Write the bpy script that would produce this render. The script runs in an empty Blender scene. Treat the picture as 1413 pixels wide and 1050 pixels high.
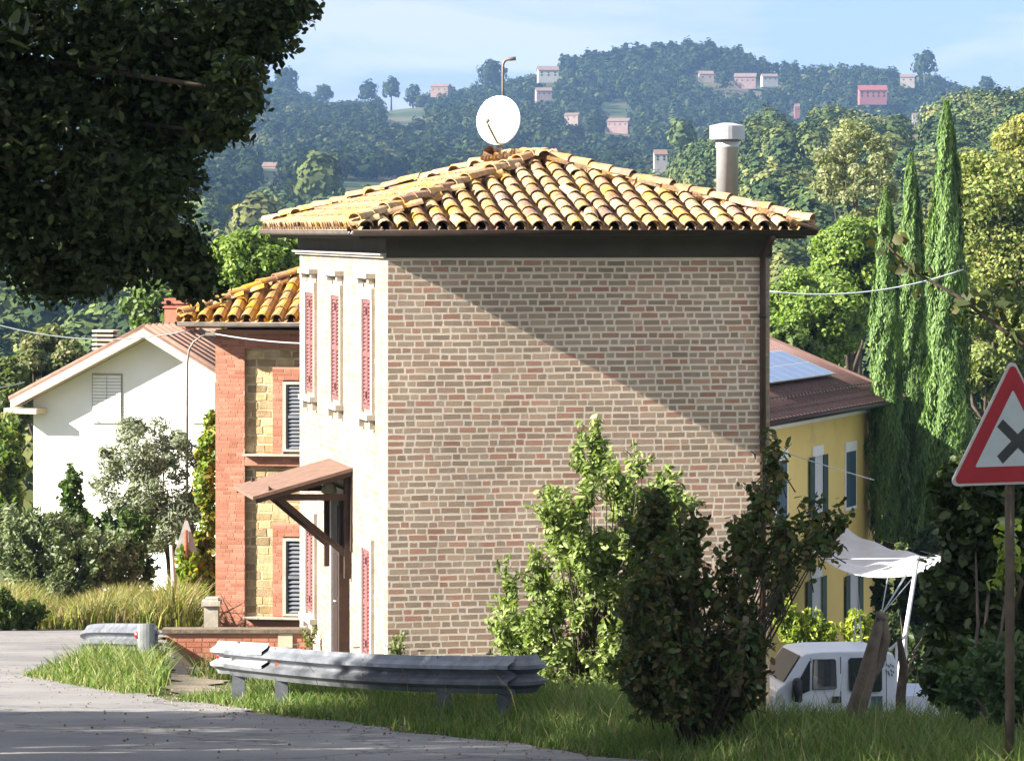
import bpy, math, random
import numpy as np
from mathutils import Vector
R = math.radians
rnd = random.Random(7)
F = 5000.0; CX = 706.5; HY = 316.0          # focal length and horizon in photograph pixels
col = bpy.context.scene.collection
def at(px, py, D): return np.array([(px-CX)/F*D, D, -(py-HY)/F*D])
def V(*a): return np.array(a, float)
def nrm(v): v = np.asarray(v, float); return v/np.linalg.norm(v)

# ------------------------------------------------------------------ materials
def newmat(name):
    m = bpy.data.materials.new(name); m.use_nodes = True
    nt = m.node_tree; b = nt.nodes['Principled BSDF']; return m, nt, b
def N_(nt, t, **kw):
    n = nt.nodes.new(t)
    for k, v in kw.items():
        if k in n.inputs: n.inputs[k].default_value = v
        else: setattr(n, k, v)
    return n
def noise(nt, scale, detail=6, rough=.6, vec=None, dist=0.):
    n = N_(nt, 'ShaderNodeTexNoise', Scale=scale, Detail=detail, Roughness=rough, Distortion=dist)
    if vec is None:
        tc = N_(nt, 'ShaderNodeNewGeometry'); vec = tc.outputs['Position']
    nt.links.new(vec, n.inputs['Vector']); return n
def ramp(nt, fac, stops):
    r = nt.nodes.new('ShaderNodeValToRGB'); cr = r.color_ramp
    while len(cr.elements) < len(stops): cr.elements.new(.5)
    for e, (p, c) in zip(cr.elements, stops): e.position = p; e.color = (*c, 1) if len(c) == 3 else c
    nt.links.new(fac, r.inputs[0]); return r
def mixc(nt, fac, a, b, mode='MIX'):
    m = nt.nodes.new('ShaderNodeMix'); m.data_type = 'RGBA'; m.blend_type = mode
    for s, v in ((0, fac), (6, a), (7, b)):
        if hasattr(v, 'links') or hasattr(v, 'is_output'): nt.links.new(v, m.inputs[s])
        else: m.inputs[s].default_value = v if s == 0 else (*v, 1)
    return m.outputs[2]
def pmat(name, c1, c2=None, scale=3., rough=.8, bump=0., metallic=0., attr=False, bscale=None, spec=.3, lichen=None):
    m, nt, b = newmat(name)
    b.inputs['Roughness'].default_value = rough; b.inputs['Metallic'].default_value = metallic
    b.inputs['Specular IOR Level'].default_value = spec
    c2 = c2 or tuple(x*.72 for x in c1)
    n = noise(nt, scale)
    f = ramp(nt, n.outputs[0], [(.33, c1), (.68, c2)]).outputs[0]
    if attr:
        a = N_(nt, 'ShaderNodeAttribute', attribute_name='Col')
        f = mixc(nt, 1., f, a.outputs[0], 'MULTIPLY')
    if lichen:
        c, sc, lo, hi = lichen
        n2 = noise(nt, sc, 8, .7); r2 = ramp(nt, n2.outputs[0], [(lo, (0,0,0)), (hi, (1,1,1))])
        f = mixc(nt, r2.outputs[0], f, c)
    nt.links.new(f, b.inputs['Base Color'])
    if bump:
        n3 = noise(nt, bscale or scale*6, 8, .65)
        bp = N_(nt, 'ShaderNodeBump', Strength=bump, Distance=.02)
        nt.links.new(n3.outputs[0], bp.inputs['Height']); nt.links.new(bp.outputs[0], b.inputs['Normal'])
    return m
def leafmat(name, transl=.3, rough=.55, spec=.25):
    m, nt, b = newmat(name)
    a = N_(nt, 'ShaderNodeAttribute', attribute_name='Col')
    b.inputs['Roughness'].default_value = rough; b.inputs['Specular IOR Level'].default_value = spec
    nt.links.new(a.outputs[0], b.inputs['Base Color'])
    t = nt.nodes.new('ShaderNodeBsdfTranslucent')
    tc = mixc(nt, 1., a.outputs[0], (1.25, 1.35, .55), 'MULTIPLY'); nt.links.new(tc, t.inputs[0])
    mx = N_(nt, 'ShaderNodeMixShader'); mx.inputs[0].default_value = transl
    nt.links.new(b.outputs[0], mx.inputs[1]); nt.links.new(t.outputs[0], mx.inputs[2])
    nt.links.new(mx.outputs[0], nt.nodes['Material Output'].inputs[0]); return m

M = {}
M['brick'] = pmat('brick_and_mortar', (1.08,1.05,1.0), (.86,.83,.80), 2.2, .92, .15, attr=True, bscale=50, spec=.1, lichen=((.50,.43,.36), 3.2, .53, .98))
_nt = M['brick'].node_tree; _b = _nt.nodes['Principled BSDF']; _src = _b.inputs['Base Color'].links[0].from_socket
_n = noise(_nt, .55, 6, .65); _r = ramp(_nt, _n.outputs[0], [(.35, (.80,.80,.79)), (.6, (1.08,1.06,1.03))]).outputs[0]
_nt.links.new(mixc(_nt, 1., _src, _r, 'MULTIPLY'), _b.inputs['Base Color'])
M['brick_pale'] = pmat('pale_cream_brick', (1,1,1), (.86,.82,.76), 1.5, .9, .2, attr=True, bscale=30, spec=.1)  # cream brick with little contrast, for the side wall
M['tile'] = pmat('old_clay_tile', (1.1,1.08,1.02), (.52,.48,.44), 7, .9, .9, attr=True, bscale=30, spec=.1, lichen=((.50,.275,.03), 2.3, .50, .68))
M['tile2'] = pmat('lichened_clay_tile', (1.1,1.05,1), (.6,.56,.5), 6, .9, .5, attr=True, bscale=45, spec=.1, lichen=((.50,.26,.02), 2.8, .44, .62))
M['stone'] = pmat('ochre_stone', (1,1,1), (.7,.68,.62), 6, .95, .6, attr=True, bscale=25, spec=.1)
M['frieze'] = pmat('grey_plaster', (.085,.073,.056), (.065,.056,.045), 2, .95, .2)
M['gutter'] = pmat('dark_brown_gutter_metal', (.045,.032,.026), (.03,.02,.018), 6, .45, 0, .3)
M['galv_lit'] = pmat('sunlit_galvanised_steel', (.27,.28,.29), (.17,.18,.19), 7, .55, .1, .2)  # paler copy of the rail steel, sunlight put into its colour
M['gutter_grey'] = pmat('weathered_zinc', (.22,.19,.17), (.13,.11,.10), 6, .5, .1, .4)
M['concrete'] = pmat('pale_concrete', (.42,.38,.32), (.28,.25,.2), 3, .95, .3)
M['surround'] = pmat('pale_stone_trim', (.40,.37,.32), (.31,.28,.24), 3, .9, .2)
M['shutter_red'] = pmat('dusty_red_paint', (.17,.072,.070), (.135,.055,.056), 8, .6, .1)
M['wood_dark'] = pmat('dark_stained_wood', (.05,.028,.018), (.03,.017,.012), 9, .7, .3)
M['wood_top'] = pmat('sun_bleached_board', (.17,.105,.08), (.12,.07,.05), 7, .8, .3)
M['door'] = pmat('dark_door_wood', (.035,.022,.02), (.022,.015,.014), 9, .5, .2)
M['white'] = pmat('white_plaster', (.80,.79,.77), (.74,.73,.70), 1.2, .9, .1)
M['cream'] = pmat('cream_paint', (.48,.43,.33), (.40,.35,.26), 2, .8, .1)
M['redbrick'] = pmat('red_brick', (1,1,1), (.82,.78,.74), 2.5, .9, .25, attr=True, bscale=40, spec=.1)
M['terracotta'] = pmat('terracotta_tiles', (.20,.12,.09), (.14,.085,.065), 5, .9, .4, bscale=12)
M['louvre'] = pmat('grey_blue_shutter', (.16,.17,.19), (.12,.13,.15), 6, .5)
M['dark'] = pmat('dark_opening', (.012,.012,.013), (.008,.008,.009), 3, .4)
M['yellow'] = pmat('yellow_plaster', (.80,.60,.21), (.76,.54,.18), .9, .9, .1, lichen=((.40,.27,.10), .5, .55, .9))
M['brownroof'] = pmat('brown_metal_roof', (.13,.075,.065), (.10,.055,.05), 4, .6, .1)
M['panel'] = pmat('solar_cells', (.10,.17,.33), (.07,.13,.27), 3, .3, 0, 0, spec=.5)
M['alu'] = pmat('aluminium_frame', (.6,.6,.62), (.5,.5,.5), 5, .35, 0, .8)
M['steel'] = pmat('stainless_steel', (.46,.47,.49), (.38,.39,.41), 4, .42, .05, .35)
M['galv'] = pmat('galvanised_steel', (.17,.18,.20), (.085,.092,.105), 5, .5, .12, .3, bscale=18, lichen=((.16,.13,.10), 4, .66, .85))
M['greenshut'] = pmat('dark_green_shutter', (.030,.065,.055), (.022,.05,.045), 7, .5)
M['blueshut'] = pmat('blue_grey_shutter', (.055,.10,.13), (.04,.08,.11), 7, .5)
M['dish'] = pmat('white_dish_paint', (.82,.82,.80), (.76,.76,.74), 4, .5)
M['plastic'] = pmat('grey_plastic', (.25,.24,.18), (.18,.17,.12), 5, .5)
M['red'] = pmat('red_reflector', (.55,.02,.02), (.42,.012,.015), 30, .3, spec=.6)
M['signred'] = pmat('shaded_sign_red', (.26,.010,.02), (.20,.008,.016), 9, .45)  # red darkened for the shade the sign stands in
M['signwhite'] = pmat('shaded_sign_white', (.34,.38,.40), (.28,.32,.34), 6, .5)  # white greyed down, the sign's shade put into its colour
M['signgrey'] = pmat('sign_back_grey', (.42,.41,.40), (.30,.29,.28), 8, .5, metallic=.3)
M['black'] = pmat('black_film', (.02,.02,.024), (.035,.035,.04), 9, .5)
M['rust'] = pmat('rusty_steel', (.26,.085,.045), (.16,.06,.035), 12, .9, .3)
M['bark'] = pmat('bark', (.085,.065,.048), (.045,.035,.026), 6, .95, .8, bscale=14)
M['wood_old'] = pmat('weathered_wood', (.17,.135,.10), (.09,.07,.055), 8, .9, .7, bscale=20)
M['vanpaint'] = pmat('white_vehicle_paint', (.62,.66,.76), (.54,.58,.67), 1.5, .3, spec=.5)
M['glass'] = pmat('dark_window_glass', (.006,.010,.009), (.012,.02,.010), 6, .15, spec=.2)
_m, _nt, _b = newmat('clear_window_glass'); _b.inputs['Base Color'].default_value = (.02,.03,.03,1); _b.inputs['Roughness'].default_value = .08
_t = _nt.nodes.new('ShaderNodeBsdfTransparent'); _x = _nt.nodes.new('ShaderNodeMixShader'); _x.inputs[0].default_value = .3
_nt.links.new(_t.outputs[0], _x.inputs[1]); _nt.links.new(_b.outputs[0], _x.inputs[2]); _nt.links.new(_x.outputs[0], _nt.nodes['Material Output'].inputs[0]); M['clearglass'] = _m
M['tyre'] = pmat('tyre_rubber', (.02,.02,.02), (.03,.028,.026), 9, .85)
M['sail'] = pmat('white_shade_cloth', (.62,.60,.62), (.54,.52,.54), 1.5, .85, .1)
M['cable'] = pmat('pale_cable', (.32,.36,.38), (.25,.28,.3), 9, .6)
M['pipe'] = pmat('brown_copper_pipe', (.075,.048,.036), (.05,.03,.024), 4, .4, 0, .4)
MIDW = None
for k, (tr) in dict(oak=.2, bush=.3, bright=.38, olive=.22, cypress=.12, far=.05, grass=.3).items(): M['leaf_'+k] = leafmat('leaf_'+k, tr, .55 if k != 'far' else 1., .25 if k != 'far' else 0.)

# ------------------------------------------------------------------ mesh building
class MB:
    def __init__(s): s.v = []; s.f = []; s.c = []; s.smooth = []
    def add(s, vs, fs, c=(1,1,1), sm=False):
        o = len(s.v); s.v += [tuple(map(float, p)) for p in vs]; s.c += [c]*len(vs)
        s.f += [tuple(i+o for i in f) for f in fs]; s.smooth += [sm]*len(fs)
    def box(s, O, U, Vv, W, c=(1,1,1)):         # corner O and three edge vectors
        O, U, Vv, W = map(lambda a: np.asarray(a, float), (O, U, Vv, W))
        if np.dot(np.cross(U, Vv), W) < 0: U, Vv = Vv, U
        p = [O, O+U, O+U+Vv, O+Vv]; p += [q+W for q in p]
        s.add(p, [(0,3,2,1), (4,5,6,7), (0,1,5,4), (1,2,6,5), (2,3,7,6), (3,0,4,7)], c)
    def cbox(s, C, U, Vv, W, a, b, c_, c=(1,1,1)):   # centred, unit axes, full sizes
        U, Vv, W = np.asarray(U)*a, np.asarray(Vv)*b, np.asarray(W)*c_
        s.box(np.asarray(C)-(U+Vv+W)/2, U, Vv, W, c)
    def tube(s, pts, rs, n=8, c=(1,1,1), cap=True):
        pts = [np.asarray(p, float) for p in pts]
        if not hasattr(rs, '__len__'): rs = [rs]*len(pts)
        vs = []; prev = None
        for i, p in enumerate(pts):
            d = nrm(pts[min(i+1, len(pts)-1)] - pts[max(i-1, 0)])
            if prev is None:
                h = V(0,0,1) if abs(d[2]) < .9 else V(1,0,0); a = nrm(np.cross(d, h))
            else: a = nrm(prev - d*np.dot(prev, d))
            prev = a; b = np.cross(d, a)
            for k in range(n):
                t = 2*math.pi*k/n; vs.append(p + rs[i]*(math.cos(t)*a + math.sin(t)*b))
        fs = [(i*n+k, i*n+(k+1)%n, (i+1)*n+(k+1)%n, (i+1)*n+k) for i in range(len(pts)-1) for k in range(n)]
        if cap: fs += [tuple(range(n))[::-1], tuple((len(pts)-1)*n+k for k in range(n))]
        s.add(vs, fs, c, True)
    def prism(s, poly, W, c=(1,1,1)):           # polygon of 3D points, extrusion vector
        n = len(poly); poly = [np.asarray(p, float) for p in poly]; W = np.asarray(W, float)
        nn = sum(np.cross(poly[i], poly[(i+1) % n]) for i in range(n))
        if np.dot(nn, W) > 0: poly = poly[::-1]
        s.add(poly+[p+W for p in poly], [tuple(range(n)), tuple(range(n, 2*n))[::-1]] + [(i, i+n, (i+1)%n+n, (i+1)%n) for i in range(n)], c)
    def build(s, name, m, parent=None, **tags):
        base = V(*parent.matrix_basis.translation) if parent is not None else None
        if parent is not None and parent.parent is not None: base = V(*parent['wloc'])
        v = np.array(s.v)
        if base is None:
            base = V((v[:,0].min()+v[:,0].max())/2, (v[:,1].min()+v[:,1].max())/2, v[:,2].min())
        me = bpy.data.meshes.new(name); me.from_pydata([tuple(p) for p in v-base], [], s.f)
        ca = me.color_attributes.new('Col', 'FLOAT_COLOR', 'POINT')
        ca.data.foreach_set('color', np.column_stack([np.array(s.c), np.ones(len(s.c))]).astype('f').ravel())
        me.polygons.foreach_set('use_smooth', s.smooth)
        return link(name, me, m, parent, base, **tags)
def link(name, me, m, parent, base, **tags):
    me.materials.append(m) if not isinstance(m, (list, tuple)) else [me.materials.append(q) for q in m]
    o = bpy.data.objects.new(name, me); col.objects.link(o)
    if parent is not None:
        o.parent = parent
        if parent.parent is not None: pass
    else: o.location = base
    o['wloc'] = [float(q) for q in base]
    for k, v in tags.items(): o[k] = v
    return o
def thing(name, label, cat, loc, group=None):
    e = bpy.data.objects.new(name, None); col.objects.link(e); e.location = [float(q) for q in loc]
    e.empty_display_size = .3; e['label'] = label; e['category'] = cat
    if group: e['group'] = group
    e['wloc'] = [float(q) for q in loc]; return e
def nmesh(name, v, faces, m, parent=None, colr=None, smooth=False, **tags):   # numpy mesh, constant polygon size
    base = V(*parent['wloc']) if parent is not None else V(v[:,0].mean(), v[:,1].mean(), v[:,2].min())
    me = bpy.data.meshes.new(name); k = faces.shape[1]
    me.vertices.add(len(v)); me.vertices.foreach_set('co', (v-base).astype('f').ravel())
    me.loops.add(faces.size); me.loops.foreach_set('vertex_index', faces.astype('i').ravel())
    me.polygons.add(len(faces)); me.polygons.foreach_set('loop_start', (np.arange(len(faces))*k).astype('i'))
    me.update(calc_edges=True)
    if colr is not None:
        ca = me.color_attributes.new('Col', 'FLOAT_COLOR', 'POINT')
        ca.data.foreach_set('color', np.column_stack([colr, np.ones(len(colr))]).astype('f').ravel())
    if smooth: me.polygons.foreach_set('use_smooth', [True]*len(faces))
    return link(name, me, m, parent, base, **tags)

# ------------------------------------------------------------------ foliage
rg = np.random.default_rng(11)
def unit(n):
    a = rg.normal(size=(n, 3)); return a/np.linalg.norm(a, axis=1)[:,None]
def leafgeo(P, Nn, size, aspect=.55, fold=.3, droop=None):
    n = len(P); Nn = Nn/np.linalg.norm(Nn, axis=1)[:,None]
    T = unit(n) if droop is None else unit(n)*.6+droop
    T -= Nn*(T*Nn).sum(1)[:,None]; T /= np.linalg.norm(T, axis=1)[:,None]+1e-9; B = np.cross(Nn, T)
    s = (size*rg.uniform(.5, 1.45, n))[:,None]; w = s*aspect*.5; up = Nn*w*fold
    v = np.stack([P-T*s*.5, P-T*s*.18+B*w+up, P+T*s*.2+B*w*.85+up, P+T*s*.5, P+T*s*.2-B*w*.85+up, P-T*s*.18-B*w+up], 1)
    b = np.arange(n)[:,None]*6
    f = np.concatenate([b+np.array([0,3,2,1]), b+np.array([0,5,4,3])], 0)
    return v.reshape(-1, 3), f
def colors(n, pal, var=.25, rep=6, pr=None):
    pal = np.array(pal); c = pal[rg.choice(len(pal), n, p=pr)]*rg.uniform(1-var, 1+var, (n, 1))
    return np.repeat(c, rep, 0)
def crown_pts(C, rad, n, nc, cr, low=-1., inner=.35, flat=.8):
    C = np.asarray(C, float); rad = np.asarray(rad, float)
    d = unit(nc*3); d = d[d[:,2] > low][:nc]; r = rg.uniform(inner, 1, len(d))**.6
    cc = d*r[:,None]*rad; k = rg.integers(0, len(cc), n); crs = cr*rg.uniform(.55, 1.35, len(cc))
    o = unit(n); q = rg.uniform(.25, 1, n)**.5; q *= crs[k]
    P = cc[k]+o*q[:,None]*np.array([1,1,flat]); Nn = o*.9+unit(n)*.75+np.array([0,0,.35])
    return C+P, Nn, C+cc
def leaves(name, P, Nn, size, pal, mat, parent, aspect=.55, var=.28, droop=None, **tags):
    v, f = leafgeo(P, Nn, size, aspect, droop=droop)
    return nmesh(name, v, f, M[mat], parent, colors(len(P), pal, var), **tags)
def tree(name, label, cat, base, C, rad, n, nc, cr, size, pal, mat='leaf_bright', trunk=.16, aspect=.6, group=None, limbs=9, low=-1., inner=.35, var=.28, flat=.8):
    t = thing(name, label, cat, base, group)
    P, Nn, cc = crown_pts(C, rad, n, nc, cr, low, inner, flat)
    mb = MB(); base = np.asarray(base, float); C = np.asarray(C, float)
    fork = base+(C-base)*.45+V(rnd.uniform(-.2,.2), 0, 0)
    mb.tube([base-V(0,0,.4), base+(fork-base)*.5+V(trunk*.5,0,0), fork, C+V(0,0,rad[2]*.3)], [trunk*1.3, trunk, trunk*.8, trunk*.2], 9)
    for i in range(min(limbs, len(cc))):
        e = cc[i*max(1, len(cc)//limbs) % len(cc)]; m_ = (fork+e)/2+V(rnd.uniform(-.2,.2), rnd.uniform(-.2,.2), .1)
        mb.tube([fork+(C-fork)*rnd.random()*.5, m_, e], [trunk*.5, trunk*.3, trunk*.08], 6)
    mb.build('trunk', M['bark'], t)
    leaves('crown', P, Nn, size, pal, mat, t, aspect, var); return t
def blades(name, XY, Z, h, w, pal, parent=None, lean=.35, **tags):
    n = len(XY); b = np.column_stack([XY, Z]); hh = h*rg.uniform(.45, 1.25, n)
    a = rg.uniform(0, 2*math.pi, n); d = np.column_stack([np.cos(a), np.sin(a), 0*a])
    l = rg.normal(size=(n, 2))*lean; L = np.column_stack([l, 0*a])*hh[:,None]; up = np.array([0,0,1])*hh[:,None]
    ww = (w*rg.uniform(.6, 1.4, n))[:,None]
    v = np.stack([b-d*ww/2, b+d*ww/2, b+L*.35+up*.6+d*ww*.4, b+L*.35+up*.6-d*ww*.4, b+L+up*.95+d*ww*.08, b+L+up*.95-d*ww*.08], 1).reshape(-1, 3)
    q = np.arange(n)[:,None]*6; f = np.concatenate([q+np.array([0,1,2,3]), q+np.array([3,2,4,5])], 0)
    return nmesh(name, v, f, M['leaf_grass'], parent, colors(n, pal, .3), **tags)
G1, G2, G3 = (.075,.115,.025), (.05,.085,.02), (.11,.13,.03)

# ------------------------------------------------------------------ terrain
def sm(t): t = np.clip(t, 0, 1); return t*t*(3-2*t)
def edge_x(y): return np.interp(y, [0, 15, 20, 25.7, 31.9, 35.5, 41, 47, 62, 120], [9.5, 5.2, 3.3, .89, -1.95, -3.38, -5.3, -4.6, -6.0, -6.0])
def plane(y): return np.where(y < 62, -1.59-.085*y, -6.86-.08*(y-62))
def ground(x, y):
    x = np.asarray(x, float); y = np.asarray(y, float)
    g = np.interp(y, [32, 40, 47, 70], [0, .15, .72, .72]); h = np.interp(y, [27.5, 34, 50, 62, 71, 90, 120], [0, .85, 1.3, 2.0, 2.2, 1.6, .5])
    q = x-edge_x(y)-np.where(y > 44, .1, 1.6)
    return plane(y) - sm(q/np.where(y > 44, .9, 2.2))*g - sm((x-.9)/(1.9+np.clip(y-32,0,60)*.06))*h
sky_px = [-3000, -300, 0, 200, 330, 380, 450, 500, 560, 640, 700, 740, 790, 860, 930, 985, 1040, 1100, 1180, 1230, 1280, 1340, 1380, 1500, 2000, 4500]
sky_y  = [150, 120, 118, 122, 128, 128, 160, 160, 150, 142, 128, 118, 98, 90, 80, 80, 98, 106, 110, 112, 118, 140, 142, 150, 140, 170]
tabD = [110, 300, 550, 900, 1500, 2000, 2500]
tabP = [0, 700, 880, 960, 1060, 1413]
tab = np.array([[-11,-11,-11,-11,-11,-11], [-22,-23,-21,-19,-15,-11], [-14,-13,-9,-5,1,3], [-3,-3,1,14,21,26], [26,25,21,20,21,25], [58,58,55,52,50,50]], float)
def far_ground(px, D):
    px = np.asarray(px, float); D = np.asarray(D, float)
    S = (HY-np.interp(px, sky_px, sky_y))/F*2500
    rows = [np.interp(px, tabP, r) for r in tab]+[S]
    out = np.zeros_like(px)+rows[0]
    for i in range(len(tabD)-1):
        t = np.clip((D-tabD[i])/(tabD[i+1]-tabD[i]), 0, 1); out = np.where(D >= tabD[i], rows[i]+(rows[i+1]-rows[i])*(t*t*(3-2*t)*.5+t*.5), out)
    out = np.where(D > 2500, S-(D-2500)*.06, out)
    x = (px-CX)/F*D
    bump = np.sin(x/31+D/57)*1.2+np.sin(x/13-D/41)*.6
    return out+bump*np.clip((D-250)/600, 0, 1)*np.clip((2600-D)/400, .3, 1)
def far_z(x, y): return far_ground(x/y*F+CX, y)
# materials of the ground
def groundmat():
    m, nt, b = newmat('dirt_and_grass'); b.inputs['Roughness'].default_value = .95; b.inputs['Specular IOR Level'].default_value = .1
    n1 = noise(nt, .35, 8); n2 = noise(nt, .012, 5); n3 = noise(nt, 4., 8)
    a = ramp(nt, n1.outputs[0], [(.35, (.055,.075,.022)), (.55, (.075,.085,.03)), (.7, (.13,.10,.055))]).outputs[0]
    c = ramp(nt, n2.outputs[0], [(.42, (.03,.045,.02)), (.5, (.055,.065,.03)), (.56, (.10,.075,.055)), (.64, (.04,.055,.022))]).outputs[0]
    cd = N_(nt, 'ShaderNodeNewGeometry'); sp = N_(nt, 'ShaderNodeSeparateXYZ'); nt.links.new(cd.outputs['Position'], sp.inputs[0])
    mr = N_(nt, 'ShaderNodeMapRange'); nt.links.new(sp.outputs[1], mr.inputs[0]); mr.inputs[1].default_value = 110; mr.inputs[2].default_value = 260
    f = mixc(nt, mr.outputs[0], a, c); f = mixc(nt, .5, f, ramp(nt, n3.outputs[0], [(.3, (.6,.6,.6)), (.7, (1.3,1.3,1.3))]).outputs[0], 'MULTIPLY')
    nt.links.new(f, b.inputs['Base Color'])
    bp = N_(nt, 'ShaderNodeBump', Strength=.6, Distance=.05); nt.links.new(n3.outputs[0], bp.inputs['Height']); nt.links.new(bp.outputs[0], b.inputs['Normal']); return m
def asphaltmat():
    m, nt, b = newmat('worn_asphalt'); b.inputs['Roughness'].default_value = .85; b.inputs['Specular IOR Level'].default_value = .25
    n1 = noise(nt, .5, 8); n2 = noise(nt, 60, 4, .8); n3 = noise(nt, 3.5, 9, .7, dist=.6)
    a = ramp(nt, n1.outputs[0], [(.35, (.135,.132,.135)), (.65, (.215,.205,.20))]).outputs[0]
    a = mixc(nt, .55, a, ramp(nt, n2.outputs[0], [(.3, (.5,.5,.5)), (.7, (1.4,1.4,1.4))]).outputs[0], 'MULTIPLY')
    a = mixc(nt, ramp(nt, n3.outputs[0], [(.6, (0,0,0)), (.75, (.6,.6,.6))]).outputs[0], a, (.10,.098,.10))
    vo = N_(nt, 'ShaderNodeTexVoronoi', Scale=.55, feature='DISTANCE_TO_EDGE')
    gp = N_(nt, 'ShaderNodeNewGeometry'); dn = noise(nt, 2., 5); ad = N_(nt, 'ShaderNodeVectorMath', operation='ADD')
    nt.links.new(gp.outputs['Position'], ad.inputs[0]); nt.links.new(dn.outputs['Color'], ad.inputs[1]); nt.links.new(ad.outputs[0], vo.inputs['Vector'])
    cr = ramp(nt, vo.outputs[0], [(.0, (1,1,1)), (.022, (0,0,0))]).outputs[0]
    a = mixc(nt, mixc(nt, 1., cr, (.85,.85,.85), 'MULTIPLY'), a, (.05,.048,.046))
    nt.links.new(a, b.inputs['Base Color'])
    bp = N_(nt, 'ShaderNodeBump', Strength=.35, Distance=.01); nt.links.new(n2.outputs[0], bp.inputs['Height']); nt.links.new(bp.outputs[0], b.inputs['Normal']); return m
M['ground'] = groundmat(); M['asphalt'] = asphaltmat()
def grid_faces(nr, nc, off=0):
    i = np.arange((nr-1)*(nc-1)); r = i//(nc-1); c = i % (nc-1); a = r*nc+c+off
    return np.column_stack([a, a+1, a+nc+1, a+nc])
xs = np.linspace(-80, 80, 321); ys = np.linspace(-25, 112, 275); X, Y = np.meshgrid(xs, ys)
Zn = ground(X, Y); fz = far_z(X, np.maximum(Y, 110)); t = sm((Y-98)/12); Zn = Zn*(1-t)+fz*t
v1 = np.column_stack([X.ravel(), Y.ravel(), Zn.ravel()])
pxs = np.linspace(-2800, 4200, 500); Ds = np.concatenate([np.geomspace(111, 2600, 170), np.linspace(2640, 3500, 12)])
PX, DD = np.meshgrid(pxs, Ds); Zf = far_ground(PX, DD)-.04
v2 = np.column_stack([((PX-CX)/F*DD).ravel(), DD.ravel(), Zf.ravel()])
nmesh('ground', np.concatenate([v1, v2]), np.concatenate([grid_faces(275, 321), grid_faces(182, 500, len(v1))]), M['ground'], smooth=True, kind='structure')
# road sheets draped on the ground
def drape(name, rows, nx, dz, m, **tags):     # rows: (y, x0, x1)
    vs = []; 
    for y, x0, x1 in rows:
        x = np.linspace(x0, x1, nx); vs.append(np.column_stack([x, x*0+y, ground(x, y*np.ones(nx))+dz]))
    nmesh(name, np.concatenate(vs), grid_faces(len(rows), nx), m, smooth=True, **tags)
yy = np.arange(-20, 46.01, .25)
wob = lambda y: .10*math.sin(y*2.1)+.06*math.sin(y*5.7+1)+.03*math.sin(y*13)
drape('road', [(y, -14, float(edge_x(y))-.05+wob(y)) for y in yy], 40, .02, M['asphalt'], kind='structure')
drape('side_road', [(y, -14, -.0965*y+wob(y)*1.) for y in np.arange(46.02, 62.01, .25)], 40, .02, M['asphalt'], kind='structure')

M['gravel'] = pmat('dusty_gravel', (.25,.20,.15), (.15,.13,.09), 2.5, .95, .8, bscale=40)
drape('gravel_path', [(y, -.0975*y+wob(y)+.1, -.081*y+wob(y*1.3)) for y in np.arange(36.2, 52, .25)], 14, .015, M['gravel'], kind='structure')
# ------------------------------------------------------------------ masonry and tile helpers
def masonry(mb, O, U, up0, W, H, n, rowh, jt, lens, pal, pal_m, proud=.0012, jit=.004, holes=(), back=True, mvar=.08, wav=0.):
    """O lower-left corner, U unit along, n unit outward; bricks with irregular outlines in a mortar bed"""
    O = np.asarray(O, float); U = np.asarray(U, float); n = np.asarray(n, float); Z = V(0,0,1)
    if back:
        nx, nz = max(2, int(W/.6)), max(2, int(H/.6))
        mb.add([O+U*W*i/nx+Z*H*j/nz for j in range(nz+1) for i in range(nx+1)],
               [(j*(nx+1)+i, j*(nx+1)+i+1, (j+1)*(nx+1)+i+1, (j+1)*(nx+1)+i) for j in range(nz) for i in range(nx)], pal_m)
    rows = int(H/rowh)
    for r in range(rows):
        z0 = r*rowh+jt/2; x = -rnd.uniform(0, lens[0]*.8); k = r
        while x < W:
            L = lens[k % len(lens)]*rnd.uniform(.93, 1.07); k += 1
            a, b = max(x+jt/2, 0.003), min(x+L-jt/2, W-.003); x += L
            if b-a < .03: continue
            cx, cz = (a+b)/2, z0+rowh/2
            if any(h[0] < cx < h[1] and h[2] < cz < h[3] for h in holes): continue
            c = pal[rnd.randrange(len(pal))]; s = rnd.uniform(.85, 1.15); c = tuple(q*s for q in c)
            zz = z0+rnd.uniform(-jit, jit)*.6+wav*math.sin(x*1.1+r*.23)+wav*.6*math.sin(x*3.7+r*.9); hh = rowh-jt+rnd.uniform(-jit, jit); j = lambda: rnd.uniform(-jit, jit)
            e = proud*rnd.uniform(.7, 1.3); m_ = (a+b)/2+j()*3
            P = [O+U*(a+j())+Z*(zz+j()*.7), O+U*m_+Z*(zz+j()*.5), O+U*(b+j())+Z*(zz+j()*.7), O+U*(b+j())+Z*(zz+hh+j()*.7), O+U*m_+Z*(zz+hh+j()*.5), O+U*(a+j())+Z*(zz+hh+j()*.7)]
            front = [p+n*e for p in P]; bk = [p-n*.004 for p in P]
            mb.add(front+bk, [(0,1,4,5), (1,2,3,4)]+[(i, i+6, (i+1)%6+6, (i+1)%6) for i in range(6)], c)
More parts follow.
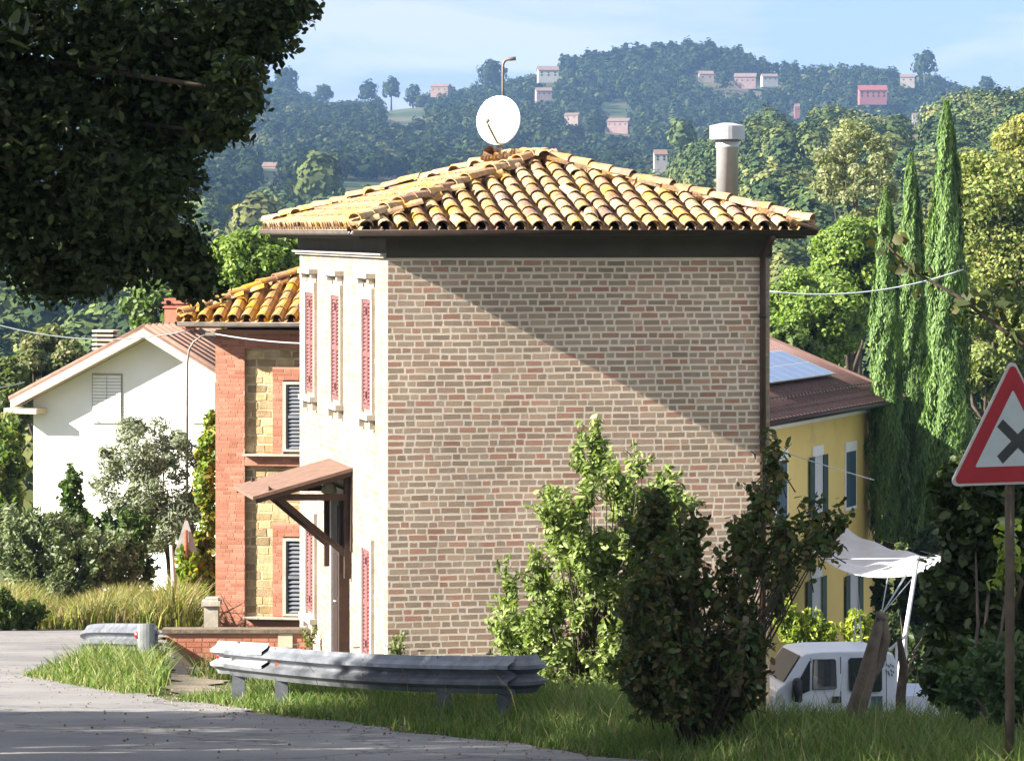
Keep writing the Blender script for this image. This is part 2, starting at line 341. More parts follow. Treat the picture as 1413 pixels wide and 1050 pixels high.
def half_tile(mb, O, A, S, Nn, L, r0, r1, c, convex=True, th=.014, seg=6, tilt=.0):
    """O lower end centre, A up-slope, S sideways, Nn normal"""
    vs = []; sg = 1 if convex else -1
    for (d, r, lift) in ((0, r0, .018), (L, r1, 0)):
        for rr in (r, r-th):
            for k in range(seg+1):
                t = math.pi*k/seg
                vs.append(O+A*d+S*(-math.cos(t)*rr)+Nn*(sg*math.sin(t)*rr*.82+lift*(1 if convex else .3)))
    q = seg+1; fs = []
    for k in range(seg):
        fs += [(k, k+1, 2*q+k+1, 2*q+k), (q+k, 3*q+k, 3*q+k+1, q+k+1), (k, q+k, q+k+1, k+1)]
    mb.add(vs, fs, c, False)
TP = [(.40,.27,.17), (.44,.31,.20), (.37,.22,.15), (.46,.34,.21), (.32,.22,.18), (.42,.27,.16), (.29,.195,.165), (.46,.35,.22)]
def hip_roof(mb, P, U, Vv, W, L, z0, tan, pitch=.262, row=.36, pal=TP, hipcol=None, limit=None):
    """rectangle at P spanned by U*W and Vv*L; clay tiles on four slopes, tiles along hips and ridge"""
    P = np.asarray(P, float); Z = V(0,0,1); cs = 1/math.sqrt(1+tan*tan); half = min(W, L)/2
    mb2 = [ (P, U, Vv, W, L), (P+U*W, Vv, -U, L, W), (P+U*W+Vv*L, -U, -Vv, W, L), (P+Vv*L, -Vv, U, L, W) ]
    for (O, E, I, wl, dl) in mb2:
        A = (I+Z*tan)*cs; Nn = nrm(np.cross(E, A)); Nn = Nn if Nn[2] > 0 else -Nn
        # deck under the tiles
        a = min(half, wl/2); top = [O+E*a+I*half, O+E*(wl-a)+I*half]
        q = [O, O+E*wl, top[1], top[0]]; q = [p+Z*(tan*(np.dot(p-O, I))-.03) for p in q]
        mb.add(q, [(0,1,2,3)], (.12,.08,.06))
        n = int(wl/pitch); pc = wl/n
        for i in range(n):
            a0 = (i+.5)*pc; lim = min(a0, wl-a0, half)
            b = -.05+rnd.uniform(-.015, .015); k = 0; dev = rnd.uniform(-.01, .01)
            while b < lim-.02:
                base = O+E*(a0+dev+rnd.uniform(-.008, .008))+I*b+Z*(b*tan)
                c = pal[rnd.randrange(len(pal))]; s_ = rnd.uniform(.8, 1.15); c = tuple(x*s_ for x in c)
                yaw = rnd.uniform(-.05, .05) + (rnd.uniform(-.25, .25) if rnd.random() < .06 else 0)
                A2 = nrm(A+E*yaw); S2 = nrm(np.cross(A2, Nn))
                half_tile(mb, base+Nn*(.03+.004*rnd.random()), A2, S2, Nn, row/cs*1.12, .106, .088, c, True)
                b += row*rnd.uniform(.93, 1.05); k += 1
            # channel tiles between
            a1 = i*pc; lim = min(a1, wl-a1, half); b = -.09
            while b < lim:
                base = O+E*a1+I*b+Z*(b*tan); c = pal[rnd.randrange(len(pal))]; c = tuple(x*.85 for x in c)
                half_tile(mb, base+Nn*.045, A, nrm(np.cross(A, Nn)), Nn, row/cs*1.1, .085, .085, c, False); b += row
    zr = half*tan
    if L > W: r0, r1 = P+U*W/2+Vv*half, P+U*W/2+Vv*(L-half)
    else: r0, r1 = P+Vv*L/2+U*half, P+Vv*L/2+U*(W-half)
    r0 = r0+Z*zr; r1 = r1+Z*zr
    cor = [P, P+U*W, P+U*W+Vv*L, P+Vv*L]; ends = [min((r0, r1), key=lambda r: np.linalg.norm(r-c)) for c in cor]
    if L > W: ends = [r0, r0, r1, r1]
    for c0, e in list(zip(cor, ends))+[(r1, r0)]:
        d = e-c0; ln = np.linalg.norm(d)
        if ln < .1: continue
        d = d/ln; S = nrm(np.cross(d, Z)); Nn = np.cross(S, d); Nn = Nn if Nn[2] > 0 else -Nn; p = 0.
        while p < ln+.05:
            c = (hipcol or pal)[rnd.randrange(len(hipcol or pal))]; s_ = rnd.uniform(.85, 1.15)
            d2 = nrm(d+S*rnd.uniform(-.09, .09)+Nn*rnd.uniform(-.05, .05))
            half_tile(mb, c0+d*p+Nn*(.095+rnd.uniform(0, .03)), d2, nrm(np.cross(d2, Nn)), Nn, .42, .118, .092, tuple(x*s_ for x in c), True, .016, 7)
            p += rnd.uniform(.31, .37)
    return r0, r1
def gutter(mb, path, r=.07, out=None):
    """half-round channel with a rolled lip following a horizontal path"""
    for p, q in zip(path[:-1], path[1:]):
        p = np.asarray(p, float); q = np.asarray(q, float); d = nrm(q-p); S = nrm(np.cross(d, V(0,0,1)))
        vs = []; n = 8
        for e in (p-d*.004, q+d*.004):
            for rr in (r, r-.006):
                for k in range(n+1):
                    t = math.pi*k/n; vs.append(e+S*(-math.cos(t)*rr)-V(0,0,1)*math.sin(t)*rr)
        m = n+1; fs = []
        for k in range(n):
            fs += [(k, 2*m+k, 2*m+k+1, k+1), (m+k, m+k+1, 3*m+k+1, 3*m+k), (k, k+1, m+k+1, m+k), (2*m+k, 3*m+k, 3*m+k+1, 2*m+k+1)]
        mb.add(vs, fs, (1,1,1), True)
        for s in (-1, 1): mb.tube([p+S*s*r, q+S*s*r], .009, 6)

# ------------------------------------------------------------------ MAIN HOUSE
th = R(11.5); u = V(math.cos(th), math.sin(th), 0); w = V(-math.sin(th), math.cos(th), 0); Z = V(0,0,1)
P0 = V(-1.715, 50, 0); HW, HL = 5.457, 8.55; ZB, ZT = -8.2, -.40
house = thing('brick_house', 'tall two storey brick house with a lichen covered tiled hip roof and cream side wall', 'house', P0+u*HW/2+w*HL/2+Z*ZB)
def H(a, b, z): return P0+u*a+w*b+Z*z
BP = [tuple(.80*q*k+.20*m_ for q, k, m_ in zip(c, (1.30,1.20,1.12), (.62,.52,.44))) for c in [(.25,.185,.14), (.27,.21,.165), (.22,.165,.13), (.30,.225,.175), (.27,.13,.10), (.29,.155,.115), (.235,.19,.155), (.20,.16,.125), (.26,.18,.14), (.31,.23,.18), (.225,.185,.15), (.24,.20,.16)]]
mb = MB(); masonry(mb, H(0,0,ZB), u, Z, HW, ZT-ZB, -w, .0925, .029, [.262, .135], BP, (.74,.655,.57), proud=.0009, jit=.0055, wav=.0035)
mb.build('wall', M['brick'], house, label='front wall of worn brown and red bricks in thick pale mortar')
PP = [(.28,.235,.185), (.31,.265,.21), (.285,.23,.18), (.25,.195,.15), (.32,.275,.225), (.26,.20,.155)]
mb = MB(); masonry(mb, H(0,HL,ZB), -w, Z, HL, ZT-ZB, -u, .0925, .02, [.262, .135], PP, (.35,.32,.27), proud=.002)
mb.build('wall', M['brick_pale'], house, label='pale cream side wall in full sun')
mb = MB(); mb.box(H(.06,.06,ZB), u*(HW-.12), w*(HL-.12), Z*(ZT-ZB)); 
mb.box(H(HW-.06,.0,ZB), u*.06, w*HL, Z*(ZT-ZB-.001)); mb.box(H(.0,HL-.06,ZB), u*(HW-.061), w*.059, Z*(ZT-ZB-.002)); mb.build('wall', M['concrete'], house, label='plain walls on the far sides')
# frieze under the eaves, with stepped moulding
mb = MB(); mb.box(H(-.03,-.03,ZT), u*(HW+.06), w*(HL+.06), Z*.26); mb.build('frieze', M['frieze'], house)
mb = MB(); mb.box(H(-.07,-.045,ZT-.001), u*.04, w*(HL+.1), Z*.035); mb.box(H(-.12,-.07,ZT+.035), u*.09, w*(HL+.14), Z*.03); mb.build('moulding', M['surround'], house)
OV = .53; ZE = -.03
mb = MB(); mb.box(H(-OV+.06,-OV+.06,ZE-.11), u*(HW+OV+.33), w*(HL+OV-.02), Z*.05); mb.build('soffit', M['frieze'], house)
mb = MB()
for a0, b0, a1, b1 in ((-OV,-OV,HW+OV,-OV), (-OV,HL+OV,-OV,-OV), (HW+OV,-OV,HW+OV,HL+OV), (HW+OV,HL+OV,-OV,HL+OV)):
    pass
gutter(mb, [H(-OV-.05,-OV-.05,ZE+.01), H(HW+.50,-OV-.05,ZE+.01)], .075)
gutter(mb, [H(HW+.49,-OV-.0,ZE+.012), H(HW+.49,HL+.1,ZE+.012)], .073)
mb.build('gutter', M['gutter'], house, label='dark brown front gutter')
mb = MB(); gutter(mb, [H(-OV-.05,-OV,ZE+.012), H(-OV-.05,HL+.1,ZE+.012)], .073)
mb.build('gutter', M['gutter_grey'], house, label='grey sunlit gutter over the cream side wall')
for i in range(9):
    a = -OV+.35+i*.72; mb = MB(); mb.cbox(H(a,-OV-.05,ZE+.02), u, w, Z, .025, .17, .012); mb.build('gutter_bracket', M['alu'], house)
mb = MB(); TAN = .305
r0, r1 = hip_roof(mb, H(-OV,-OV,ZE+.03), u, w, HW+OV+.45, HL+OV+.08, 0, TAN, .262, .36)
mb.build('roof', M['tile'], house)
# downpipe at the right edge
mb = MB(); a = HW-.12
mb.tube([H(a,-OV-.05,ZE-.06), H(a,-OV-.05,ZE-.10), H(a,-.075,ZE-.36), H(a,-.075,ZE-.5), H(a,-.075,-7.2)], .045, 12)
for z in (-1.2,-2.9,-4.6,-6.2): mb.tube([H(a,-.075,z), H(a,-.075,z-.05)], .053, 12)
mb.build('downpipe', M['pipe'], house)
# windows of the side wall: shutters inside stone surrounds
def side_window(s0, s1, z0, z1, hood=True):
    mb = MB(); t = .11; o = .05
    mb.box(H(-o,s0-t,z0-.05), u*(o-.003), w*t, Z*(z1-z0+.05)); mb.box(H(-o,s1,z0-.05), u*(o-.003), w*t, Z*(z1-z0+.05))
    mb.box(H(-o-.005,s0-t,z1), u*(o+.002), w*(s1-s0+2*t), Z*.16)
    if hood: mb.box(H(-.14,s0-t-.06,z1+.30), u*.137, w*(s1-s0+2*t+.12), Z*.07); mb.box(H(-.10,s0-t-.02,z1+.22), u*.097, w*.12, Z*.079); mb.box(H(-.10,s1+t-.10,z1+.22), u*.097, w*.12, Z*.079)
    mb.box(H(-.13,s0-t-.05,z0-.14), u*.127, w*(s1-s0+2*t+.1), Z*.08)
    for s in (s0-t, s1+t-.1): mb.box(H(-.08,s,z0-.27), u*.077, w*.1, Z*.129)
    f = mb.build('window', M['surround'], house)
    mid = (s0+s1)/2
    for a, b in ((s0+.01, mid-.006), (mid+.006, s1-.01)):
        m = MB(); fr = .05
        m.box(H(-.03,a,z0), u*.025, w*fr, Z*(z1-z0)); m.box(H(-.03,b-fr,z0), u*.025, w*fr, Z*(z1-z0))
        for zz in (z0, (z0+z1)/2-.03, z1-.06): m.box(H(-.0297,a+fr,zz), u*.0245, w*(b-a-2*fr), Z*.06)
        k = int((z1-z0)/.055)
        for i in range(k):
            zz = z0+.02+i*.055; p = H(-.027,a+fr,zz); m.box(p, w*(b-a-2*fr), u*.018+Z*.03, Z*.008)
        m.box(H(-.004,a+fr,z0+.01), u*.001, w*(b-a-2*fr), Z*(z1-z0-.02))
        for zz in (z0+.15, z1-.22): m.box(H(-.055,a-.01,zz), u*.024, w*.05, Z*.1)
        m.build('shutter', M['shutter_red'], f)
for s0, s1 in ((1.2,2.0), (4.1,4.95), (6.75,7.65)): side_window(s0, s1, -2.56, -1.0)
side_window(1.25, 2.0, -6.1, -4.55, False); side_window(6.75, 7.6, -6.02, -4.6, False)
mb = MB(); mb.box(H(-.07,3.55,-6.6), u*.067, w*.12, Z*2.75); mb.box(H(-.07,4.75,-6.6), u*.067, w*.12, Z*2.75); mb.box(H(-.07,3.67,-3.97), u*.066, w*1.08, Z*.12)
fr = mb.build('door_frame', M['surround'], house)
mb = MB(); mb.box(H(-.03,3.68,-6.6), u*.026, w*1.06, Z*2.62)
for a in (3.74, 4.28):
    for z in (-6.5,-5.5,-4.75): mb.box(H(-.045,a,z), u*.014, w*.4, Z*(.62 if z > -6 else .9))
d_ = mb.build('door', M['door'], house); mb = MB(); mb.tube([H(-.05,4.16,-5.55), H(-.10,4.16,-5.55), H(-.10,4.25,-5.55)], .012, 8); mb.build('handle', M['steel'], d_)
mb = MB(); mb.box(H(-.15,3.45,-6.9), u*.04, w*.10, Z*2.5, (1,1,1)); mb.box(H(-.16,3.36,-6.9), u*.16, w*.07, Z*3.0)
mb.build('porch_post', M['wood_dark'], house)
# porch canopy
mb = MB(); c0, c1, zp = 3.05, 5.35, -3.49; pr = 1.47; dz = -.40
mb.box(H(-.003,c0,zp-.05), -u*pr+Z*dz, w*(c1-c0), Z*.05)
cn = mb.build('porch_canopy', M['wood_top'], house)
mb = MB(); mb.box(H(-.01,c0+.02,zp-.12), -u*(pr-.05)+Z*(dz+.012), w*.06, Z*.068); mb.box(H(-.01,c1-.08,zp-.12), -u*(pr-.05)+Z*(dz+.012), w*.06, Z*.068)
for k in range(4): mb.box(H(-.01-.33*k-.2,c0+.08,zp-.115-.09*k-.055), -u*.06, w*(c1-c0-.16), Z*.055)
for s in (c0+.12, c1-.22):
    mb.box(H(-.105,s,-5.12), u*.1, w*.12, Z*1.55)                       # wall post
    mb.box(H(-.02,s+.01,-3.98), -u*1.15+Z*.02, w*.1, Z*.09)             # tie beam
    p = H(-.09,s+.012,-4.82); q = H(-1.22,s+.012,-3.86); mb.box(p, q-p, w*.095, V(0,0,.11))
mb.build('canopy_frame', M['wood_dark'], cn)
mb = MB(); mb.box(H(-.028,c0+.02,-4.72), u*.024, w*.5, Z*1.13); mb.build('side_board', M['wood_dark'], cn)
mb = MB(); lp = H(-.28,c0+.5,-3.88); mb.tube([lp+Z*.16, lp+Z*.14, lp, lp-Z*.04], [.02,.09,.12,.04], 12); mb.build('porch_lamp', M['plastic'], cn)

# satellite dish with its mast (resting on the ridge)
dm = r1+Z*.10; D_ = dm[1]
mb = MB(); ex = at(694, 82, D_); base = V(ex[0], D_, dm[2]-.1)
dish = thing('satellite_dish', 'white round satellite dish on a mast at the roof ridge', 'satellite dish', base)
top = V(ex[0], D_, ex[2]); hook = [base, V(base[0], D_, top[2]-.12)]
for k in range(6):
    t_ = math.pi/2*k/5; hook.append(top+V(.10*(1-math.cos(t_)), 0, -.10+.10*math.sin(t_)))
hook.append(top+V(.2, 0, .01)); mb.tube(hook, [.022]*(len(hook)-2)+[.03, .03], 10)
mb.tube([V(base[0], D_, -(186-HY)/F*D_), V(base[0], D_, -(190-HY)/F*D_)], .03, 10)
mb.build('mast', M['gutter_grey'], dish)
dc = at(689.5, 167.5, D_-.25); nd = nrm(V(-.30, -1, .18)); a1 = nrm(np.cross(nd, Z)); a2 = np.cross(a1, nd)
mb = MB(); rr = .365; vs = []; rings = 7; seg = 40
for s_, off in ((1, 0), (-1, .012)):
    for i in range(rings+1):
        r_ = rr*i/rings
        for k in range(seg):
            t_ = 2*math.pi*k/seg; vs.append(dc+a1*r_*math.cos(t_)*.96+a2*r_*1.05*math.sin(t_)+nd*((r_/rr)**2*.07-off))
fs = []
for s_ in (0, 1):
    o = s_*(rings+1)*seg
    for i in range(rings):
        for k in range(seg):
            f = (o+i*seg+k, o+i*seg+(k+1)%seg, o+(i+1)*seg+(k+1)%seg, o+(i+1)*seg+k); fs.append(f if s_ else f[::-1])
o = rings*seg; o2 = (2*rings+1)*seg
fs += [(o+k, o2+k, o2+(k+1)%seg, o+(k+1)%seg) for k in range(seg)]
mb.add(vs, fs, (1,1,1), True); mb.build('dish', M['dish'], dish)
mb = MB(); b_ = dc-a2*.37; e_ = at(673, 172, D_-.85); mb.tube([b_, e_], .02, 8); mb.tube([e_-V(.03,0,-.03), e_+V(.02,0,.08)], .032, 10); mb.tube([dc, V(base[0], D_, dc[2]-.02)], .035, 8); mb.tube([b_, V(base[0], D_, b_[2]-.02)], .03, 8)
mb.build('feed_arm', M['plastic'], dish)
# steel flue
fb = H(5.45, 3.5, 0); kx = fb[1]/F
fz = lambda py: -(py-HY)*kx; fx = (1003.5-CX)*kx; fb = V(fx, fb[1], .05)
fl = thing('flue_pipe', 'round stainless steel flue with wide cap above the right slope', 'chimney', fb)
mb = MB(); c_ = lambda py: V(fx, fb[1], fz(py)); ru = .165
mb.tube([c_(285), c_(205), c_(204), c_(201), c_(200), c_(197), c_(196), c_(190)], [ru, ru, ru+.015, ru+.015, ru, ru+.012, ru, ru], 28); mb.build('pipe', M['steel'], fl)
mb = MB(); ru = .265; mb.tube([c_(193), c_(192.8), c_(174), c_(173.5), c_(170)], [ru-.03, ru, ru, ru-.02, .08], 28); cp_ = mb.build('cap', M['steel'], fl); cp_.data.polygons.foreach_set('use_smooth', [False]*len(cp_.data.polygons))

# ------------------------------------------------------------------ NEIGHBOUR HOUSE (red brick and stone)
nD = 64.; na = R(-8.); nu = V(math.cos(na), math.sin(na), 0); nw = V(-math.sin(na), math.cos(na), 0)
NP = V((298-CX)/F*nD, nD, 0); nS = nD/F
nz = lambda py: -(py-HY)*nS
nh = thing('stone_house', 'red brick and ochre stone house partly hidden behind the tall brick house', 'house', NP+nu*3+nw*3+Z*nz(900))
def NH(a, b, z): return NP+nu*a+nw*b+Z*z
RB = [(.38,.165,.11), (.42,.19,.13), (.35,.145,.095), (.39,.175,.12)]; RM = (.40,.24,.18)
zt, zb = nz(455), nz(905)
def npx(px): return (px-298)*nS*1.0
mb = MB()
def bpanel(x0, x1, za, zc, off):
    mb.box(NH(x0,-off+.02,za), nu*(x1-x0), nw*.3, Z*(zc-za), RM)
    masonry(mb, NH(x0,-off+.0185,za), nu, Z, x1-x0, zc-za, -nw, .068, .012, [.26,.13], RB, RM, proud=.002, jit=.003, back=False)
bpanel(0, npx(339), zb, zt, .055)                          # corner pilaster
bpanel(npx(339)+.001, 8.0, nz(481), zt, .054)
bpanel(npx(339)+.001, 8.0, nz(642), nz(628), .053)
bpanel(npx(339)+.001, 8.0, zb, nz(852), .052)
bpanel(npx(378), npx(393)-.001, nz(628)+.001, nz(512), .045); bpanel(npx(378), npx(393)-.001, nz(852)+.001, nz(722), .045)
bpanel(npx(378), npx(450), nz(524), nz(506), .048); bpanel(npx(378), npx(450), nz(739), nz(721), .048)
mb.build('wall', M['redbrick'], nh, label='brick pilasters and bands')
SP = [(.42,.31,.17), (.36,.26,.14), (.48,.37,.21), (.31,.23,.14), (.42,.32,.19)]
mb = MB(); masonry(mb, NH(npx(339)-.02,.06,zb), nu, Z, 7.6, zt-zb, -nw, .15, .03, [.3,.22,.36], SP, (.58,.48,.30), proud=.008, jit=.014)
mb.build('wall', M['stone'], nh, label='ochre stone infill between brick pilasters')
mb = MB(); mb.box(NH(.02,.32,zb), nu*8, nw*6.5, Z*(zt-zb), (.28,.12,.085)); mb.build('wall', M['redbrick'], nh, label='plain rear walls')
mb = MB(); mb.box(NH(npx(338),-.16,nz(628)), nu*7.5, nw*.2, Z*.03); mb.box(NH(npx(338),-.16,nz(852)), nu*7.5, nw*.2, Z*.03); mb.build('sill_band', M['concrete'], nh)
for y0, y1 in ((622, 526), (848, 741)):
    x0, x1 = npx(392), npx(440)
    mb = MB(); mb.box(NH(x0,-.03,nz(y0)), nu*.06, nw*.1, Z*(nz(y1)-nz(y0))); mb.box(NH(x0,-.031,nz(y1)-.05), nu*(x1-x0), nw*.1, Z*.05); mb.box(NH(x0,-.031,nz(y0)), nu*(x1-x0), nw*.1, Z*.04)
    wf = mb.build('window', M['surround'], nh)
    mb = MB(); mb.box(NH(x0+.06,.03,nz(y0)+.04), nu*(x1-x0-.06), nw*.03, Z*(nz(y1)-nz(y0)-.09), (1,1,1)); mb.build('pane', M['dark'], wf)
    mb = MB(); k = 17; hh = (nz(y1)-nz(y0)-.1)/k
    for i in range(k): mb.box(NH(x0+.09,-.005,nz(y0)+.05+i*hh), nu*(x1-x0-.1), nw*.03+Z*.035, Z*.014)
    mb.box(NH(x0+.062,-.01,nz(y0)+.04), nu*.028, nw*.035, Z*(nz(y1)-nz(y0)-.09)); mb.box(NH(x0+.09,-.012,(nz(y0)+nz(y1))/2-.03), nu*(x1-x0-.1), nw*.036, Z*.05)
    mb.build('shutter', M['louvre'], wf)
mb = MB(); hip_roof(mb, NH(-.50,-.5,nz(440)), nu, nw, 7.6, 6.0, 0, .40, .262, .34, pal=[(.42,.24,.12), (.44,.30,.18), (.40,.26,.14), (.34,.20,.12)])
mb.build('roof', M['tile2'], nh)
mb = MB(); gutter(mb, [NH(-.55,-.56,nz(444)), NH(7.2,-.56,nz(444))], .075); gutter(mb, [NH(-.56,-.5,nz(443.8)), NH(-.56,5.6,nz(443.8))], .075); mb.build('gutter', M['gutter_grey'], nh)
mb = MB(); mb.box(NH(-.45,-.45,nz(452)), nu*8, nw*7, Z*.04); mb.build('soffit', M['wood_dark'], nh)
# low garden wall
LW = V((228-CX)/F*57.2, 57.2, 0); lz = lambda py: -(py-HY)*57.2/F
lw_ = thing('low_wall', 'low orange brick garden wall with a flat concrete cap beside the cream wall', 'wall', LW+V(1,0,lz(960)))
mb = MB(); mb.box(LW+V(.0,.003,lz(960)), V(2.35,0,0), V(0,.24,0), Z*(lz(873)-lz(960)), RM); masonry(mb, LW+Z*lz(960), V(1,0,0), Z, 2.35, lz(873)-lz(960), V(0,-1,0), .085, .013, [.26,.13], RB, RM, proud=.003, jit=.004, back=False)
mb.build('wall', M['redbrick'], lw_)
mb = MB(); mb.box(LW+V(-.05,-.05,lz(873)), V(2.42,0,0), V(0,.35,0), Z*.06); mb.build('cap', M['wood_old'], lw_)
mb = MB(); mb.box(LW+V(1.78,-.025,lz(893)), V(.23,0,0), V(0,.02,0), Z*.22); mb.build('letter_box', M['cream'], lw_)
sp = at(291, 862, 61); mb = MB(); mb.box(sp+V(-.12,0,-.3), V(.24,0,0), V(0,.3,0), Z*.62)
mb.box(sp+V(-.16,-.04,.32), V(.32,0,0), V(0,.38,0), Z*.08); mb.box(sp+V(-.10,0,.40), V(.22,0,0), V(0,.3,0), Z*.05)
mb.build('stone_pier', M['concrete'], None, label='small stepped stone pier at the left corner of the stone house', category='pier')

# ------------------------------------------------------------------ WHITE HOUSE (gable towards us)
wD = 96.; wa = R(-18); wu = V(math.cos(wa), math.sin(wa), 0); ww_ = V(-math.sin(wa), math.cos(wa), 0); wS = wD/F
WP = V((212-CX)*wS, wD, 0)
def WH(a, b, z): return WP+wu*a+ww_*b+Z*z
wz = lambda py: -(py-HY)*wS
whs = thing('white_house', 'white plastered house with a wide gable and terracotta roof across the road', 'house', WP+ww_*5+Z*wz(850))
hl = 3.75; zr = wz(463); sl = .50; hr = 3.0
mb = MB(); mb.prism([WH(-hl+.25,0,wz(860)), WH(hr,0,wz(860)), WH(hr,0,zr-sl*1.12*hr), WH(0,0,zr), WH(-hl+.25,0,zr-sl*(hl-.25))], ww_*11)
mb.build('wall', M['white'], whs)
ro = .65; ct = 1/math.sqrt(1+sl*sl)
mb = MB()
for sgn, h_, s2 in ((-1, hl+.15, sl), (1, hr+.7, sl*1.12)):
    d = wu*sgn-Z*s2; mb.box(WH(0,-ro,zr+.16), d*h_, ww_*(11+2*ro), Z*.09)
    E = wu*sgn; n_ = 30
    for i in range(n_):
        b = -ro+.03+i*(11+2*ro)/n_; mb.tube([WH(0,b+.1,zr+.26), WH(0,b+.1,zr+.26)+d*(h_+.04)], .085, 6)
mb.build('roof', M['terracotta'], whs)
mb = MB()
for sgn, h_, s2 in ((-1, hl+.1, sl), (1, hr+.6, sl*1.12)):
    d = wu*sgn-Z*s2; mb.box(WH(0,-ro-.03,zr-.03), d*h_, ww_*.05, Z*.22); mb.box(WH(0,-ro+.02,zr+.01), d*h_, ww_*(ro-.02), Z*.15)
mb.box(WH(-hl-.3,-ro-.02,zr-sl*hl-.22), wu*.95, ww_*.7, Z*.14)
mb.build('rake_board', M['cream'], whs)
for x0, x1, y0, y1 in ((126,166,518,582), (270,300,522,580)):
    a, b = (x0-212)*wS/math.cos(wa), (x1-212)*wS/math.cos(wa); mb = MB()
    mb.box(WH(a-.05,-.05,wz(y1)-.06), wu*(b-a+.1), ww_*.05, Z*.06); mb.box(WH(a-.04,-.02,wz(y1)), wu*(b-a+.08), ww_*.019, Z*(wz(y0)-wz(y1)+.04)); wf = mb.build('window', M['surround'], whs)
    mb = MB(); k = 14; hh = (wz(y0)-wz(y1))/k
    for i in range(k): mb.box(WH(a,-.06,wz(y1)+i*hh), wu*((b-a)/2-.01), ww_*.02+Z*.02, Z*hh*.62); mb.box(WH((a+b)/2+.01,-.06,wz(y1)+i*hh), wu*((b-a)/2-.01), ww_*.02+Z*.02, Z*hh*.62)
    mb.build('shutter', M['white'], wf)
mb = MB(); mb.cbox(WH(.05,1.6,zr+.02), wu, ww_, Z, .62, .55, 1.75, (.34,.13,.085))
for k, e in ((.72,.08), (.84,.12), (.93,.02)): mb.cbox(WH(.05,1.6,zr+.02+k-.02), wu, ww_, Z, .62+e, .55+e, .05, (.32,.11,.08))
mb.build('chimney', M['redbrick'], whs, label='red brick chimney at the ridge')
mb = MB(); 
for k in range(5): mb.cbox(WH(-2.05,1.5,wz(508)+.45+k*.12), wu, ww_, Z, .62, .5, .05, (.50,.42,.33))
mb.cbox(WH(-2.05,1.5,wz(508)+.6), wu, ww_, Z, .40, .34, .7, (.10,.07,.05)); mb.cbox(WH(-2.05,1.5,wz(508)-.05), wu, ww_, Z, .5, .42, 1.0, (.45,.33,.25))
mb.build('chimney', M['redbrick'], whs, label='pale slatted chimney pot')

# ------------------------------------------------------------------ YELLOW HOUSE
ya = R(69.5); yu = V(math.cos(ya), math.sin(ya), 0); yw = V(-math.sin(ya), math.cos(ya), 0)
YC = V((1206-CX)/F*98, 98, 0)
def YH(a, b, z): return YC+yu*a+yw*b+Z*z
def yhit(px, py, off=0):      # point of the front wall plane seen at a pixel
    d = V((px-CX)/F, 1, -(py-HY)/F); O = YH(0,-off,0); t_ = np.dot(O, yw)/np.dot(d, yw); p = d*t_
    return np.dot(p-YC, yu), p[2]
yh = thing('yellow_house', 'yellow plastered house with dark green shutters and a brown hipped roof', 'house', YH(-4,4,-11.3))
zt = -4.92
mb = MB(); mb.box(YH(-12.5,0,-12.5), yu*12.5, yw*8, Z*(zt+12.5)); mb.build('wall', M['yellow'], yh)
mb = MB(); mb.box(YH(-12.6,-.06,zt), yu*12.66, yw*8.1, Z*.2); mb.box(YH(-13,-.62,zt+.2), yu*13.5, yw*9.2, Z*.10); mb.build('soffit', M['white'], yh)
oe = .68; ze = zt+.36; ts = .40; hd = (8+2*oe)/2
A_, B_ = YH(-13.2,-oe,ze), YH(oe,-oe,ze); C_, D2 = YH(oe,8+oe,ze), YH(-13.2,8+oe,ze)
RA, RBp = YH(-13.2,-oe+hd,ze+ts*hd), YH(oe,-oe+hd,ze+ts*hd)
nf = nrm(np.cross(B_-A_, RA-A_)); nf = nf if nf[2] > 0 else -nf; up_ = nrm(yw+Z*ts)
mb = MB()
mb.box(A_-nf*.1, B_-A_, RA-A_, nf*.1); mb.box(D2-Z*.1, C_-D2, RA-D2, Z*.1)
for i in range(44):
    p = YH(-13.05+i*.315,-oe+.02,ze)+nf*.012; mb.tube([p, p+up_*(hd-.05)*math.sqrt(1+ts*ts)], .03, 6)
mb.tube([RA+Z*.04, RBp+Z*.04], .11, 8); mb.box(B_+yu*.002-nf*.12, RBp-B_, yu*.05, nf*.19)
mb.build('roof', M['brownroof'], yh)
mb = MB()
for i in range(40): mb.cbox(YH(-12.4+i*.32,-oe+.75,ze+.75*ts+.07), yu, yw, Z, .035, .035, .09)
for i in range(0, 39): mb.tube([YH(-12.4+i*.32,-oe+.75,ze+.75*ts+.11), YH(-12.08+i*.32,-oe+.75,ze+.75*ts+.11)], .012, 5)
mb.build('snow_guard', M['gutter'], yh)
mb = MB(); gutter(mb, [YH(-13.2,-oe-.07,ze-.05), YH(oe+.02,-oe-.07,ze-.05)], .09); mb.build('gutter', M['gutter'], yh)
mb = MB(); mb.tube([YH(.2,-.72,ze-.1), YH(.2,-.72,ze-.2), YH(-.08,-.12,ze-.62), YH(-.08,-.10,ze-.8), YH(-.08,-.10,-11.5)], .06, 10); mb.build('downpipe', M['pipe'], yh)
